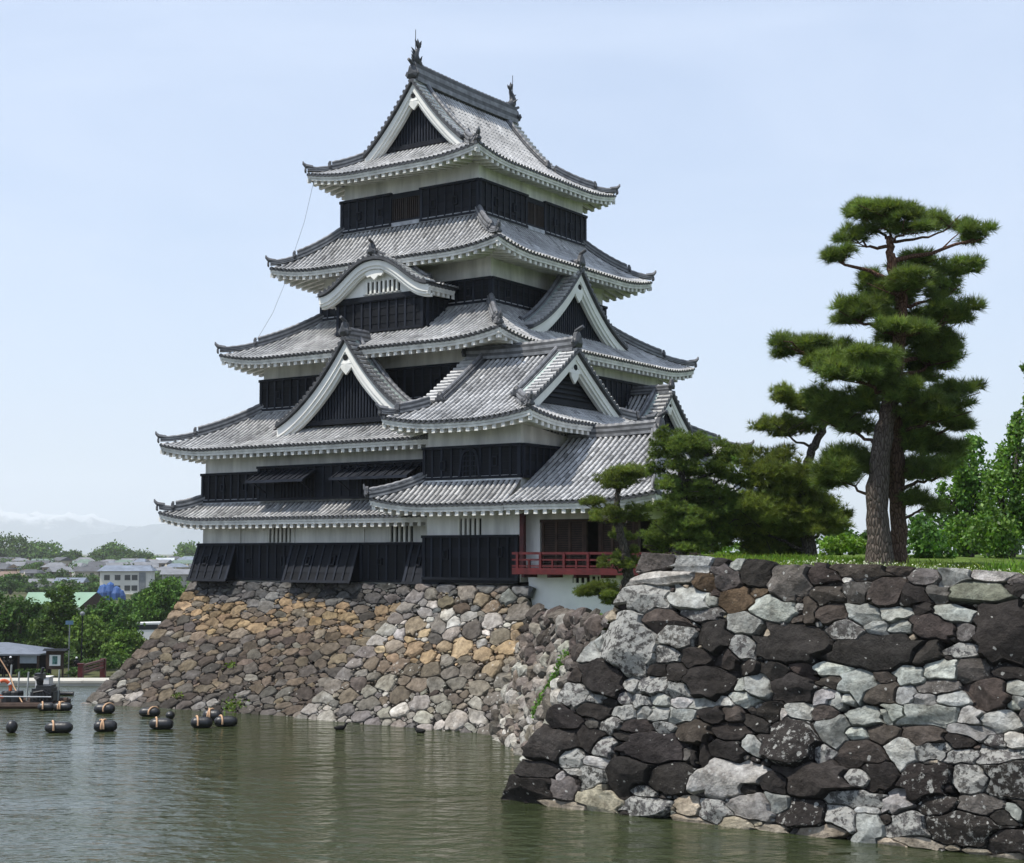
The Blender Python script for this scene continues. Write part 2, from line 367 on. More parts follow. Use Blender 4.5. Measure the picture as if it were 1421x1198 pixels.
def gable_end(root, m, sc_, og, zs, w, bw=.55, over=.5, lattice='v', zbase=None, vert=True, ksize=.46, pend=.72):
    """decorated gable end. zs(|s|): slope height; og: gable wall plane; w: half width of the bargeboard"""
    BB, HO, LA, VT, KD, CO, ON = MB(), MB(), MB(), MB(), MB(), MB(), Pieces()
    for sg in (-1, 1):
        q = np.linspace(0, w, 15); z = zs(q)
        dz = np.gradient(z, q); nl = np.sqrt(1 + dz * dz)
        def layer(o0, o1, t0, t1, taper=.25, tint=1.0):
            V = []
            for i in range(15):
                t = t1 * (1 - taper * (i / 14) * -1 * .0) if True else t1
                wd = t0 + (t1 - t0) * (1 + .35 * (i / 14) ** 2)
                for o in (o0, o1):
                    for dd in (t0, wd):
                        # offset downwards, kept vertical at the apex
                        V.append(m(sc_ + sg * q[i], o, z[i] - dd * min(nl[i], 1.6)))
            F = []
            for i in range(14):
                a = i * 4; b = a + 4
                F += [(a, b, b + 1, a + 1), (a + 2, a + 3, b + 3, b + 2), (a, a + 2, b + 2, b), (a + 1, b + 1, b + 3, a + 3)]
            F += [(0, 1, 3, 2), (56, 58, 59, 57)]
            BB.add(V, F, (tint, tint, tint, 0))
        layer(og + over - .12, og + over, .07, bw * .55); layer(og + over - .22, og + over - .06, bw * .55 - .04, bw * .8, tint=.97); layer(og + over - .34, og + over - .17, bw * .78, bw, tint=.94)
        # verge tiles lying across the rake
        L = np.concatenate([[0], np.cumsum(np.hypot(np.diff(q), np.diff(z)))]); n = int(L[-1] / .27)
        for i in range(n):
            l = (i + .5) * L[-1] / n; s = np.interp(l, L, q); zz = np.interp(l, L, z); sl = np.interp(s, q, dz)
            tang = m(sg, 0, sl) - m(0, 0, 0); tang /= np.linalg.norm(tang)
            P = m(np.full(3, sc_ + sg * s), np.array([og + over + .13, og + over - .2, og + over - .62]), np.array([zz + .12, zz + .12, zz + .12]))
            tile_tube(VT, P, tang, .4, .092, light=1.15)
        sweep(KD, m(sc_ + sg * q, og + over - .22, z + .0), [(-.36, -.03), (.36, -.03), (.36, .10), (-.36, .10)], m.o, (.35, .35, .36, 0))
        # descending ridge set back from the verge
        oo = og + over - .85; q2 = np.linspace(.12, w * (.90 if vert else .82), 12)
        ridge_run(KD, m(sc_ + sg * q2, oo, zs(q2) + .04), m.o, .30, .26, .10)
        sweep(CO, m(sc_ + sg * q2, oo + .2, zs(q2) + .05), [(-.06, 0), (.1, 0), (.1, .13), (-.06, .13)], m.o, (1, 1, 1, 0))
        e = m(sc_ + sg * q2[-1], oo, zs(q2[-1]) + .1)
        onigawara(ON, e, m(sg, 0, 0) - m(0, 0, 0), .34)
    # lattice infill
    zb = zbase if zbase is not None else float(zs(np.array([w]))[0])
    q = np.linspace(-w, w, 31); zt = zs(np.abs(q)) - bw * .9
    ok = zt > zb; q = q[ok]; zt = zt[ok]
    V = [m(sc_ + s, og, z) for s, z in zip(q, zt)] + [m(sc_ + s, og, zb) for s in q]; n = len(q)
    LA.add(V, [(i, i + 1, n + i + 1, n + i) for i in range(n - 1)], (.7, .7, .7, 0))
    if lattice == 'v':
        for s in np.arange(-w + .2, w - .1, .17):
            z = float(zs(np.array([abs(s)]))[0]) - bw * .9
            if z > zb + .1: box(LA, s - .045 + sc_, s + .045 + sc_, og, og + .07, zb, z, (2.2, 2.2, 2.2, 0), m)
    elif lattice == 'h':
        for z in np.arange(zb + .15, float(zs(np.array([0.]))[0]) - bw, .2):
            s = np.interp(-z, -(zs(np.linspace(0, w, 40)) - bw * .9), np.linspace(0, w, 40))
            if s > .1: box(LA, sc_ - s, sc_ + s, og, og + .07, z - .05, z + .05, (1.9, 1.9, 1.9, 0), m)
    hw = q.max() if n else w
    box(LA, sc_ - hw, sc_ + hw, og, og + .13, zb, zb + .22, (1.3, 1.3, 1.3, 0), m)
    g = BB.build('gable_board', M['cream'], root)
    za = float(zs(np.array([0.]))[0])
    GG = MB(); gegyo(GG, HO, lambda s, o, z: m(s + sc_, o, z), og + over - .16, za - bw * 1.55, pend)
    GG.build('gable_pendant', M['cream'], g); HO.build('pendant_boss', M['dark'], g)
    LA.build('gable_lattice', M['board'], g); VT.build('verge_tiles', M['tile'], g); KD.build('verge_ridge', M['ridge'], g); CO.build('copper_flashing', M['copper'], g)
    onigawara(ON, m(sc_, og + over + .02, za + .28), m.o, ksize)
    ON.build('ridge_ornament', M['oni'], g)
    return g
M['copper'] = tinted('copper_flashing', (.30, .36, .335), .4, 3, .6, .2, 20, .01, .4)

def dormer(root, m, sc_, og, oback, zs, w, zmain, name='dormer', over=.5, ridge_h=.3, **kw):
    """gable roof standing on a slope. zmain(o): height of the roof it stands on"""
    T, S, H = MB(), MB(), MB()
    q = np.linspace(0, w + .25, 16)
    oo = np.arange(og + over - .62, oback, -.25)
    for sg in (-1, 1):
        grid(S, lambda u, v, sg=sg: m(sc_ + sg * u, v, zs(u) - .01), q, np.array([og + over + .02, oback]))
        for o in oo:
            zz = zs(q); k = zz > zmain(o) - .12; qq = q[k]
            if len(qq) < 3: continue
            tile_tube(T, m(sc_ + sg * qq[::-1], np.full(len(qq), o), zz[k][::-1]), m.o, cap=False)
    ridge_run(H, m(np.full(6, sc_), np.linspace(og + over - .05, oback, 6), float(zs(np.array([0.]))[0]) + .02), m.s, .34, ridge_h, .12)
    r = S.build(name, M['trough'], root); T.build('cover_tiles', M['tile'], r); H.build('ridge', M['ridge'], r)
    return r, gable_end(r if False else root, m, sc_, og, zs, w, over=over, **kw)

def irimoya(root, cx, cy, axis, A, B, zf0, p, q, G, ends=(-1, 1), over=.5, L=.6, rh=.6, ow=(1.2, 1.2), zwall=None, name='roof', bw=.54, lattice='v', pitch=.25, ksize=.55):
    """hip-and-gable roof. axis 'y': ridge along local y (gables face f/b); axis 'x': gables face l/r.
    A half width across the ridge, B half length along it, G gable plane half length"""
    T, S, H, ON = MB(), MB(), MB(), Pieces()
    z = lambda d: zf0 + p * d + q * d * d
    side_sd, end_sd = (('r', 'l'), ('b', 'f')) if axis == 'y' else (('f', 'b'), ('r', 'l'))
    dg = B - G                                   # 45 degree hips up to the gable plane
    runs = []
    for sd in side_sd:
        m = frame(sd, cx, cy); n = int(2 * B / pitch); st = -B + (2 * B - n * pitch) / 2
        lf = lambda s, d: liftf(B - np.abs(s) - 0 * d, d / dg, L)
        def Pf(u, v, m=m):                      # v: 0 eave .. 1 ridge
            d = v * A; smax = np.where(d < dg, B - d, G + over); s = u * smax
            return m(s, A - d, z(d) + liftf(smax - np.abs(s), np.minimum(d / dg, 1), L))
        vv = np.unique(np.concatenate([np.linspace(0, dg / A, 5), [dg / A + .002], np.linspace(dg / A + .01, 1, 8)]))
        grid(S, Pf, np.linspace(-1, 1, 49), vv)
        for i in range(n + 1):
            s = st + i * pitch
            dm = A - .12 if abs(s) < G + over - .6 else (B - abs(s) if abs(s) > G - .05 else dg * 1.0)
            if dm < .15: continue
            d = np.linspace(-.07, dm, 12)
            P = m(np.full(12, s), A - d, z(np.maximum(d, 0)) + liftf(B - np.abs(s) - np.maximum(d, 0), np.maximum(d, 0) / dg, L) + .01)
            tile_tube(T, P, m.s)
        runs.append((m, -B, B, A, A - ow[0], lambda s: zf0 + liftf(B - np.abs(s), 0, L)))
    for sd in end_sd:
        m = frame(sd, cx, cy); n = int(2 * A / pitch); st = -A + (2 * A - n * pitch) / 2
        def Pf(u, v, m=m):
            d = v * (dg + .35); s = u * (A - d); return m(s, B - d, z(d) + liftf((A - d) - np.abs(s), np.minimum(d / dg, 1), L))
        grid(S, Pf, np.linspace(-1, 1, 41), np.linspace(0, 1, 6))
        for i in range(n + 1):
            s = st + i * pitch; dm = min(dg + .25, A - abs(s))
            if dm < .15: continue
            d = np.linspace(-.07, dm, 6)
            P = m(np.full(6, s), B - d, z(np.maximum(d, 0)) + liftf(A - np.abs(s) - np.maximum(d, 0), np.maximum(d, 0) / dg, L) + .01)
            tile_tube(T, P, m.s)
        runs.append((m, -A, A, B, B - ow[1], lambda s: zf0 + liftf(A - np.abs(s), 0, L)))
    fx = frame('b', cx, cy) if axis == 'y' else frame('r', cx, cy)
    HR = []
    for se in (-1, 1):
        for sg in (-1, 1):
            hm = MB(); HR.append(hm)
            d = np.linspace(dg, 0, 9)
            P = np.stack([fx(sg * (A - t), se * (B - t), z(t) + .58 * L * (1 - t / dg) ** 1.3 + .03 + .12 * (1 - t / dg) ** 6) for t in d])
            dv = P[-1] - P[0]; dv[2] = 0; dv /= np.linalg.norm(dv); sdv = np.array([-dv[1], dv[0], 0])
            ridge_run(hm, P[:6], sdv, .34, .34, .11); onigawara(ON, P[5] + dv * .1 + [0, 0, .1], dv, .32)
            ridge_run(hm, P[5:], sdv, .26, .17, .095)
            tip = P[-1] + [0, 0, .2]
            tube(hm, [tip - dv * .25, tip + dv * .08 + [0, 0, .05], tip + dv * .2 + [0, 0, .17], tip + dv * .22 + [0, 0, .27]], [.11, .11, .07, .03], 6, (.7, .7, .72, 0))
            onigawara(ON, P[-1] + dv * .08 + [0, 0, -.02], dv, .2)
    zr = z(A)
    o = np.linspace(-(G + over - .05), G + over - .05, 9)
    ridge_run(H, fx(0, o, zr - .05 + .06 * (o / (G + over)) ** 2), fx.s, .46, rh, .14)
    r = S.build(name, M['trough'], root); T.build('cover_tiles', M['tile'], r); H.build('ridge', M['ridge'], r); [h.build('hip_ridge', M['ridge'], r) for h in HR]; ON.build('ridge_ornament', M['oni'], r)
    eave(r, runs)
    for se in ends:
        sd = (end_sd[0] if se > 0 else end_sd[1]); m = frame(sd, cx, cy)
        gable_end(root, m, 0, G, lambda s: z(A - s), A - dg + .1, over=over, zbase=z(dg) + .05, bw=bw, lattice=lattice, ksize=ksize)
    return r, zr - .05 + rh

def boards(mb, m, s0, s1, o, z0, z1, proud=.10, pitch=.48, cap=True, laps=4, flare=0.0):
    """black weatherboarding with battens on one wall face"""
    f = lambda s, oo, z: m(s, oo + flare * (z1 - z) / (z1 - z0), z)
    box(mb, s0, s1, o, o + proud, z0, z1, (1, 1, 1, 0), f)
    h = (z1 - z0) / laps
    for i in range(laps):
        V = [f(s, oo, z) for s in (s0, s1) for oo, z in ((o + proud - .01, z0 + i * h + h), (o + proud + .006, z0 + i * h + h), (o + proud - .01, z0 + i * h), (o + proud + .03, z0 + i * h))]
        g = rng.uniform(.6, 1.5); mb.add(V, BOXF, (g, g, g, 0))
    n = max(1, int(round((s1 - s0) / pitch)))
    for i in range(n + 1):
        s = s0 + (s1 - s0) * i / n; w = .05 if 0 < i < n else .07
        s = min(max(s, s0 + .06), s1 - .06); g = rng.uniform(1.7, 2.7)
        box(mb, s - w, s + w, o + proud, o + proud + .065, z0, z1 - .02, (g, g, g, 0), f)
    if cap:
        box(mb, s0 - .03, s1 + .03, o + proud - .02, o + proud + .12, z1 - .05, z1 + .06, (1.5, 1.5, 1.5, 0), f)
        box(mb, s0 - .02, s1 + .02, o + proud - .02, o + proud + .10, z0 - .02, z0 + .09, (1.4, 1.4, 1.4, 0), f)
def loophole(mb, m, s, o, z, w=.15, h=.2, fr=1.9):
    """framed arrow or gun port"""
    for a, b, c, d in ((s - w, s - w + .05, z - h, z + h), (s + w - .05, s + w, z - h, z + h), (s - w, s + w, z + h - .05, z + h), (s - w, s + w, z - h, z - h + .05)):
        box(mb, a, b, o, o + .10, c, d, (fr, fr, fr, 0), m)
    box(mb, s - w + .05, s + w - .05, o, o + .045, z - h + .05, z + h - .05, (.35, .35, .35, 0), m)
def barred_window(root, m, s0, s1, o, z0, z1, n=5, mat='plaster', bw=.055):
    d = MB(); box(d, s0, s1, o - .02, o + .015, z0, z1, (1, 1, 1, 0), m)
    w = d.build('window', M['dark'], root); b = MB()
    for i in range(n):
        s = s0 + (s1 - s0) * (i + .5) / n; box(b, s - bw, s + bw, o + .015, o + .10, z0, z1, (1.02, 1.02, 1, 0), m)
    box(b, s0 - .07, s1 + .07, o, o + .07, z0 - .05, z0 - .002, (.6, .6, .6, 0), m)
    b.build('window_bars', M[mat], w); return w
# ---------------------------------------------------------------- keep
keep = empty('castle_keep', C0, ROTZ, 'tall black and white castle keep with five tiled roof tiers', 'castle keep')
TIERS = [  # a, b, z_lo, z_hi, boards z0, z1
    (8.70, 8.70, 5.12, 7.95, 5.20, 6.80), (8.60, 8.70, 8.55, 11.1, 8.75, 10.02), (6.90, 6.70, 12.8, 15.4, 13.07, 14.48),
    (4.87, 4.80, 17.1, 19.7, 17.42, 18.48), (3.95, 4.45, 21.3, 24.3, 21.57, 23.08)]
for i, (a, b, zl, zh, b0, b1) in enumerate(TIERS):
    w = MB(); box(w, -a, a, -b, b, zl, zh); ww = w.build('plaster_wall', M['plaster'], keep)
    B_ = MB()
    for sd in 'frbl':
        m = frame(sd); S_, O_ = (a, b) if sd in 'fb' else (b, a)
        if i == 0 and sd == 'f':
            boards(B_, m, -6.4, -3.0, O_, b0, b1); boards(B_, m, .9, 5.8, O_, b0, b1)
            for s, z in ((-5.6, 6.05), (-3.5, 6.05), (2.0, 6.05), (4.0, 6.05)): loophole(B_, m, s, O_ + .10, z, .13 if s in (-5.6, 2.0) else .13, .14 if s in (-5.6, 2.0) else .26)
        elif i == 1 and sd == 'f':
            boards(B_, m, -a - .1, -4.9, O_, b0, b1)
            for s in (-7.3, -5.9): loophole(B_, m, s, O_ + .10, 9.4, .13, .17)
            boards(B_, m, -4.9, 5.8, O_, b0, b1 + .2, .34)
        elif i == 4:
            boards(B_, m, -S_ - .1, -.95 if sd == 'f' else -.75, O_, b0, b1); boards(B_, m, .75, S_ + .1, O_, b0, b1)
            lo = -.95 if sd == 'f' else -.75
            box(B_, lo, .75, O_, O_ + .03, b0, b1, (.4, .4, .4, 0), m)
            box(B_, lo, .75, O_ + .03, O_ + .13, b1 - .25, b1, (1.5, 1.5, 1.5, 0), m); box(B_, lo, .75, O_ + .03, O_ + .13, b0, b0 + .25, (1.5, 1.5, 1.5, 0), m)
            for s in (-3.1, -1.7, 1.6, 2.9): loophole(B_, m, s * (S_ / 4.2), O_ + .10, 22.3, .14, .2)
        else:
            boards(B_, m, -S_ - .1, S_ + .1, O_, b0, b1)
            for s in np.linspace(-S_ + 1.1, S_ - 1.1, 4 if i > 2 else 6): loophole(B_, m, s, O_ + .10, (b0 + b1) / 2, .13, .19)
    bo = B_.build('black_boards', M['board'], ww)
    if i == 4:
        for sd in 'fr':
            m = frame(sd); O_ = b if sd == 'f' else a
            for s0, s1 in ((-.85, -.15), (-.03, .68)):
                W_ = MB(); box(W_, s0, s1, O_ + .03, O_ + .05, b0 + .25, b1 - .25, (.3, .3, .3, 0), m)
                for k in range(6):
                    s = s0 + (s1 - s0) * (k + .5) / 6; box(W_, s - .03, s + .03, O_ + .05, O_ + .10, b0 + .25, b1 - .25, (.5, .55, .6, 0), m)
                for a_, b_ in ((s0 - .06, s0), (s1, s1 + .06)): box(W_, a_, b_, O_ + .05, O_ + .12, b0 + .2, b1 - .2, (.4, .45, .5, 0), m)
                W_.build('lattice_window', M['brownwood'], ww)
    if i == 0:
        m = frame('f')
        barred_window(ww, m, -4.6, -3.15, 8.70, 6.88, 7.55, 6); barred_window(ww, m, 2.35, 3.65, 8.70, 6.88, 7.55, 5)
        for s0, s1 in ((-8.85, -6.4), (-3.0, .9), (3.7, 5.6)):
            D = MB(); f = lambda s, o, z: m(s, o, z)
            boards(D, m, s0, s1, 8.70, 5.16, 6.80, flare=.62, proud=.12)
            for s in ((s0 + s1) / 2 - (s1 - s0) * .18, (s0 + s1) / 2 + (s1 - s0) * .18): loophole(D, lambda s_, o_, z_: m(s_, np.asarray(o_) + .62 * (6.8 - np.asarray(z_)) / 1.64, z_), s, 8.70 + .12, 6.1, .13, .2)
            for s in (s0, s1):
                D.add([m(s, 8.70, 6.8), m(s, 8.70, 5.16), m(s, 9.40, 5.16), m(s, 8.82, 6.8)], [(0, 1, 2, 3)], (.8, .8, .8, 0))
            D.build('stone_drop_chute', M['board'], ww)
        for s in (-6.35, -3.05, .95):
            D = MB(); box(D, s - .1, s + .1, 8.70, 8.75, 6.86, 7.7, (.97, .97, .97, 0), m); D.build('wall_post', M['plaster'], ww)
    if i == 1:
        m = frame('f'); O_ = 8.70 + .34
        for s0, s1, e0, e1 in ((-3.6, -1.5, -4.7, -1.3), (1.0, 3.9, .2, 4.4)):
            W_ = MB(); box(W_, s0, s1, O_ + .0, O_ + .07, 8.86, 9.66, (.5, .5, .5, 0), m)
            for s in np.arange(s0 + .15, s1, .2): box(W_, s - .035, s + .035, O_ + .07, O_ + .12, 8.86, 9.66, (1.6, 1.6, 1.6, 0), m)
            W_.build('lattice_window', M['board'], ww)
            W_ = MB(); f = lambda s, o, z: m(s, o, z)
            for k in range(3):
                a0 = e0 + (e1 - e0) * k / 3 + .02; a1 = e0 + (e1 - e0) * (k + 1) / 3 - .02
                hexa(W_, [m(s, o + dz * .3, z + dz) for s in (a0, a1) for (o, z) in ((O_ + .1, 9.98), (O_ + 1.0, 9.50)) for dz in (0, .05)], (1.3, 1.3, 1.3, 0))
                for s in np.linspace(a0 + .05, a1 - .05, 4): hexa(W_, [m(s + d, o, z + dz) for d in (-.04, .04) for (o, z) in ((O_ + .1, 10.03), (O_ + 1.0, 9.55)) for dz in (0, .06)], (2.0, 2.0, 2.0, 0))
            box(W_, e0, e1, O_ + .98, O_ + 1.06, 9.48, 9.60, (2.6, 2.6, 2.6, 0), m)
            for s in (e0 + .3, e1 - .3): bar(W_, m(s, O_ + .08, 9.1), m(s, O_ + .9, 9.52), .05, .05, (1.5, 1.5, 1.5, 0))
            W_.build('raised_shutter', M['board'], ww)
SK = [(8.6, 8.7, 10.25, 10.0, 7.92, 8.72), (6.9, 6.7, 10.25, 10.0, 11.07, 13.05), (4.87, 4.8, 7.95, 8.55, 15.25, 17.42), (3.95, 4.45, 6.58, 6.70, 19.5, 21.57)]
for a, b, A, B, z0, z1 in SK:
    skirt_roof(keep, 0, 0, a, b, A, B, z0, z1, .62)
def zm(k, side):
    a, b, A, B, z0, z1 = SK[k]; oi, O = (b, B) if side in 'fb' else (a, A)
    def f(o):
        u = np.clip((O - o) / (O - oi), 0, 1); return z0 + (z1 - z0) * (.62 * u + .38 * u * u) if o > oi else z1 + .0
    return f
_, ridge_top = irimoya(keep, 0, 0, 'y', 4.97, 5.95, 23.97, .377, .1035, 3.75, over=.5, rh=.85, ow=(1.02, 1.5), L=.6, lattice='v', ksize=.5)
dormer(keep, frame('f'), .05, 8.45, 7.4, lambda s: 15.68 - (1.42 * s - .125 * s * s), 3.95, zm(1, 'f'), 'gable_roof', ridge_h=.42, bw=.63, pend=.82)
dormer(keep, frame('b'), .05, 8.45, 7.4, lambda s: 15.68 - (1.42 * s - .125 * s * s), 3.95, zm(1, 'b'), 'gable_roof', ridge_h=.42, bw=.62)
dormer(keep, frame('r'), .0, 6.05, 5.4, lambda s: 19.40 - (1.17 * s - .098 * s * s), 4.15, zm(2, 'r'), 'gable_roof', ridge_h=.42, bw=.6, pend=.78)
dormer(keep, frame('r'), 3.95, 8.6, 6.9, lambda s: 13.92 - (1.1 * s - .1 * s * s), 1.9, zm(1, 'r'), 'gable_roof', ridge_h=.3, bw=.45, pend=.5, ksize=.36)
# curved (cusped) gable bay on the third roof
mf = frame('f')
bb = MB(); box(bb, -2.42, 2.5, -6.5, -4.7, 16.0, 17.75); bay = bb.build('bay', M['plaster'], keep)
bb = MB(); boards(bb, mf, -2.45, 2.53, 6.5, 16.3, 17.7)
for sd, sx in (('r', 2.5), ('l', 2.42)): boards(bb, frame(sd), *((-6.5, -4.8) if sd == 'r' else (4.8, 6.5)), sx, 16.3, 17.7)
bb.build('black_boards', M['board'], bay)
KW = 3.12
def kara(s):
    t = np.clip(np.abs(s) / KW, 0, 1); return 18.12 + 1.38 * (.5 + .5 * np.cos(np.pi * t ** 1.12))
dormer(keep, mf, .03, 6.62, 5.0, kara, KW, zm(2, 'f'), 'curved_gable_roof', ridge_h=.3, bw=.55, lattice=None, zbase=17.7, pend=.0001, vert=False, ksize=.42)
wi = MB(); q = np.linspace(-2.5, 2.5, 25)
wi.add([mf(s + .03, 6.66, z) for s, z in zip(q, kara(q) - .1)] + [mf(s + .03, 6.66, 17.74) for s in q], [(i, i + 1, 26 + i, 25 + i) for i in range(24)])
wi.add([mf(s + .03, 6.56, z) for s, z in zip(q, kara(q) - .1)] + [mf(s + .03, 6.66, z) for s, z in zip(q, kara(q) - .1)], [(i, i + 1, 26 + i, 25 + i) for i in range(24)])
# cusped pendant under the curve
pts = [(-.55, -.62), (-.4, -.8), (-.22, -.76), (0, -.95), (.22, -.76), (.4, -.8), (.55, -.62), (.3, -.5), (-.3, -.5)]
wi.add([mf(a + .03, o, 19.5 + b + .02) for o in (6.9, 7.0) for a, b in pts], [tuple(range(9)), tuple(range(9, 18))] + [(i, (i + 1) % 9, 9 + (i + 1) % 9, 9 + i) for i in range(9)])
wi.build('gable_infill', M['cream'], bay)
barred_window(bay, mf, -.75, 1.25, 6.66, 18.02, 18.55, 8, 'cream', .05)
eave(bay, [(frame('r'), -7.05, -5.2, 3.2, 2.6, lambda s: 18.05 + 0 * s)], .2, .36); eave(bay, [(frame('l'), 5.2, 7.05, 3.15, 2.5, lambda s: 18.05 + 0 * s)], .2, .36)
# fish ornaments on the main ridge
for y, sg in ((-3.95, 1), (3.95, -1)):
    F = MB(); zt = ridge_top - .02
    path = [(0, 0.30, .10), (0, .12, .14), (0, -.06, .26), (0, -.12, .48), (0, -.02, .70), (0, .10, .86), (0, .12, 1.0)]
    tube(F, [(p[0], y + sg * p[1], zt + p[2]) for p in path], [.13, .21, .22, .18, .13, .09, .05], 9)
    for dx, dy, dz in ((0, .32, 1.12), (0, -.14, 1.3), (.16, .14, 1.24), (-.16, .14, 1.24), (0, .06, 1.36)):
        tube(F, [(0, y + sg * .1, zt + .92), (dx * .6, y + sg * (dy * .6 + .05), zt + .92 + (dz - .92) * .6), (dx, y + sg * dy, zt + dz)], [.07, .07, .01], 6)
    for k in range(4):
        tube(F, [(0, y - sg * .2, zt + .2 + k * .16), (0, y - sg * .42, zt + .34 + k * .16)], [.07, .012], 5)
    for sx in (-1, 1): tube(F, [(sx * .15, y + sg * .05, zt + .25), (sx * .36, y - sg * .05, zt + .42)], [.08, .015], 5)
    f = F.build('ridge_fish', M['oni'], keep, True)
    r_ = MB(); tube(r_, [(0, y - sg * .1, zt), (0, y - sg * .1, zt + 1.75)], .018, 5); r_.build('lightning_rod', M['oni'], f)
# lightning cable hanging off the eaves
cb = MB()
tube(cb, [(-4.6, -5.9, 24.0), (-5.0, -6.1, 22.0), (-5.5, -6.4, 20.2)], .011, 4, (5, 5, 5, 0)); tube(cb, [(-5.6, -6.6, 19.3), (-5.9, -7.2, 17.6), (-6.4, -7.8, 16.2)], .011, 4, (5, 5, 5, 0))
cb.build('lightning_cable', M['oni'], keep)

# ---------------------------------------------------------------- corner turret
tur = empty('castle_turret', wor(8.1, -7.3, 5.2), ROTZ, 'two storey black and white turret with hipped gable roof in front of the tall keep', 'castle turret')
ORG = np.array([8.1, -7.3, 5.2])
class Off:      # parts are modelled in castle coordinates, then moved under their own root
    def __init__(s, root, org): s.n0 = set(o.name for o in bpy.data.objects); s.org = org; s.root = root
    def done(s):
        for o in bpy.data.objects:
            if o.name not in s.n0 and o.parent == s.root: o.location = [-float(c) for c in s.org]
off = Off(tur, ORG)
mf, mr, ml, mb_ = frame('f'), frame('r'), frame('l'), frame('b')
w = MB(); box(w, 5.85, 10.35, -10.6, -8.6, 5.3, 8.4); box(w, 5.87, 10.33, -10.58, -4.0, 8.3, 11.6); tw = w.build('plaster_wall', M['plaster'], tur)
b = MB()
boards(b, mf, 5.74, 10.42, 10.6, 9.3, 10.55); boards(b, mr, -10.65, -4.0, 10.35, 9.3, 10.55); boards(b, ml, 6.7, 10.65, -5.85, 9.3, 10.55)
boards(b, mf, 5.74, 10.30, 10.6, 5.38, 7.05); boards(b, ml, 8.7, 10.65, -5.85, 5.38, 7.05); box(b, 5.75, 10.3, -10.75, -10.0, 5.25, 5.4, (.7, .7, .7, 0))
for s, z in ((6.9, 6.35), (9.5, 6.45), (6.75, 9.85), (9.25, 9.95)): loophole(b, mf, s, 10.70, z, .13, .2)
b.build('black_boards', M['board'], tw)
barred_window(tw, mf, 7.35, 8.5, 10.6, 7.1, 7.75, 5)
kt = MB(); a = np.linspace(0, np.pi, 11)      # bell-shaped (katomado) window
out = [(-.48, 9.38), (-.42, 9.8)] + [(-.40 * np.cos(t), 9.95 + .50 * np.sin(t) ** .8) for t in a] + [(.42, 9.8), (.48, 9.38)]
kt.add([mf(8.05 + p, 10.74, q) for p, q in out], [tuple(range(len(out)))], (.35, .35, .35, 0))
pp = [mf(8.05 + p, 10.77, q) for p, q in out]
sweep(kt, pp, [(-.05, -.03), (.05, -.03), (.05, .05), (-.05, .05)], np.stack([np.array([math.cos(t), 0, math.sin(t)]) for t in np.linspace(np.pi, 0, len(pp))]), (2.2, 2.2, 2.2, 0), up=(0, -1, 0))
for s in np.linspace(-.3, .3, 5): box(kt, 8.05 + s - .018, 8.05 + s + .018, 10.74, 10.79, 9.4, 10.3, (2.2, 2.2, 2.2, 0), mf)
for z in (9.6, 9.8, 10.0, 10.2): box(kt, 7.65, 8.45, 10.745, 10.785, z - .018, z + .018, (2.2, 2.2, 2.2, 0), mf)
kt.build('bell_shaped_window', M['board'], tw)
irimoya(tur, 8.1, -7.25, 'x', 4.65, 3.55, 11.47, .548, .0224, 2.2, over=.5, rh=.5, ow=(1.35, 1.25), L=.55, lattice='h', bw=.52, ksize=.5)

def slope_face(T, S, m, O, z0, run, rise, s0, s1, kl, kr, L=.5, pr=(.75, .25), pitch=.25):
    zf = lambda d: z0 + rise * (pr[0] * d / run + pr[1] * (d / run) ** 2)
    lift = lambda s, d: (liftf(s - s0 - kl * d, d / run, L) if kl > 0 else 0) + (liftf(s1 - s - kr * d, d / run, L) if kr > 0 else 0)
    def Pf(u, v):
        d = v * run; a = s0 + kl * d; b = s1 - kr * d; s = a + (b - a) * u
        return m(s, O - d, zf(d) + lift(s, d))
    grid(S, Pf, np.linspace(0, 1, 41), np.linspace(0, 1, 7))
    for s in np.arange(s0 + .12, s1 - .05, pitch):
        dm = run
        if kl > 0: dm = min(dm, (s - s0) / kl)
        if kr > 0: dm = min(dm, (s1 - s) / kr)
        if dm < .15: continue
        d = np.linspace(-.07, dm, 9); dd = np.maximum(d, 0)
        tile_tube(T, m(np.full(9, s), O - d, zf(dd) + lift(s, dd) + .01), m.s)
    return lambda s: z0 + lift(s, 0 * s)
def hip(H, ON, pts, split=.6, w=.32):
    P = np.asarray(pts, float); dv = P[-1] - P[0]; dv[2] = 0; dv /= np.linalg.norm(dv); sdv = np.array([-dv[1], dv[0], 0])
    k = int(len(P) * split)
    ridge_run(H, P[:k + 1], sdv, w, .32, .11); onigawara(ON, P[k] + dv * .1 + [0, 0, .1], dv, .34); ridge_run(H, P[k:], sdv, .26, .17, .095)
    tip = P[-1] + [0, 0, .2]
    tube(H, [tip - dv * .25, tip + dv * .08 + [0, 0, .05], tip + dv * .2 + [0, 0, .17], tip + dv * .24 + [0, 0, .36]], [.11, .11, .07, .025], 6, (.7, .7, .72, 0))
T, S, H, ON = MB(), MB(), MB(), Pieces()
z0f = slope_face(T, S, mf, 11.9, 8.25, 1.3, 1.03, 3.95, 10.42, 1.9 / 1.3, 0, .55)
z0l = slope_face(T, S, ml, -3.95, 8.25, 1.9, 1.03, 8.6, 11.9, 0, 1.3 / 1.9, .55)
u = np.linspace(1, 0, 10); hip(H, ON, np.stack([5.85 - 1.9 * (1 - u), -10.6 - 1.3 * (1 - u), 8.25 + 1.03 * (.75 * u + .25 * u * u) + .58 * .55 * (1 - u) ** 1.3 + .03], 1), .99, .26)
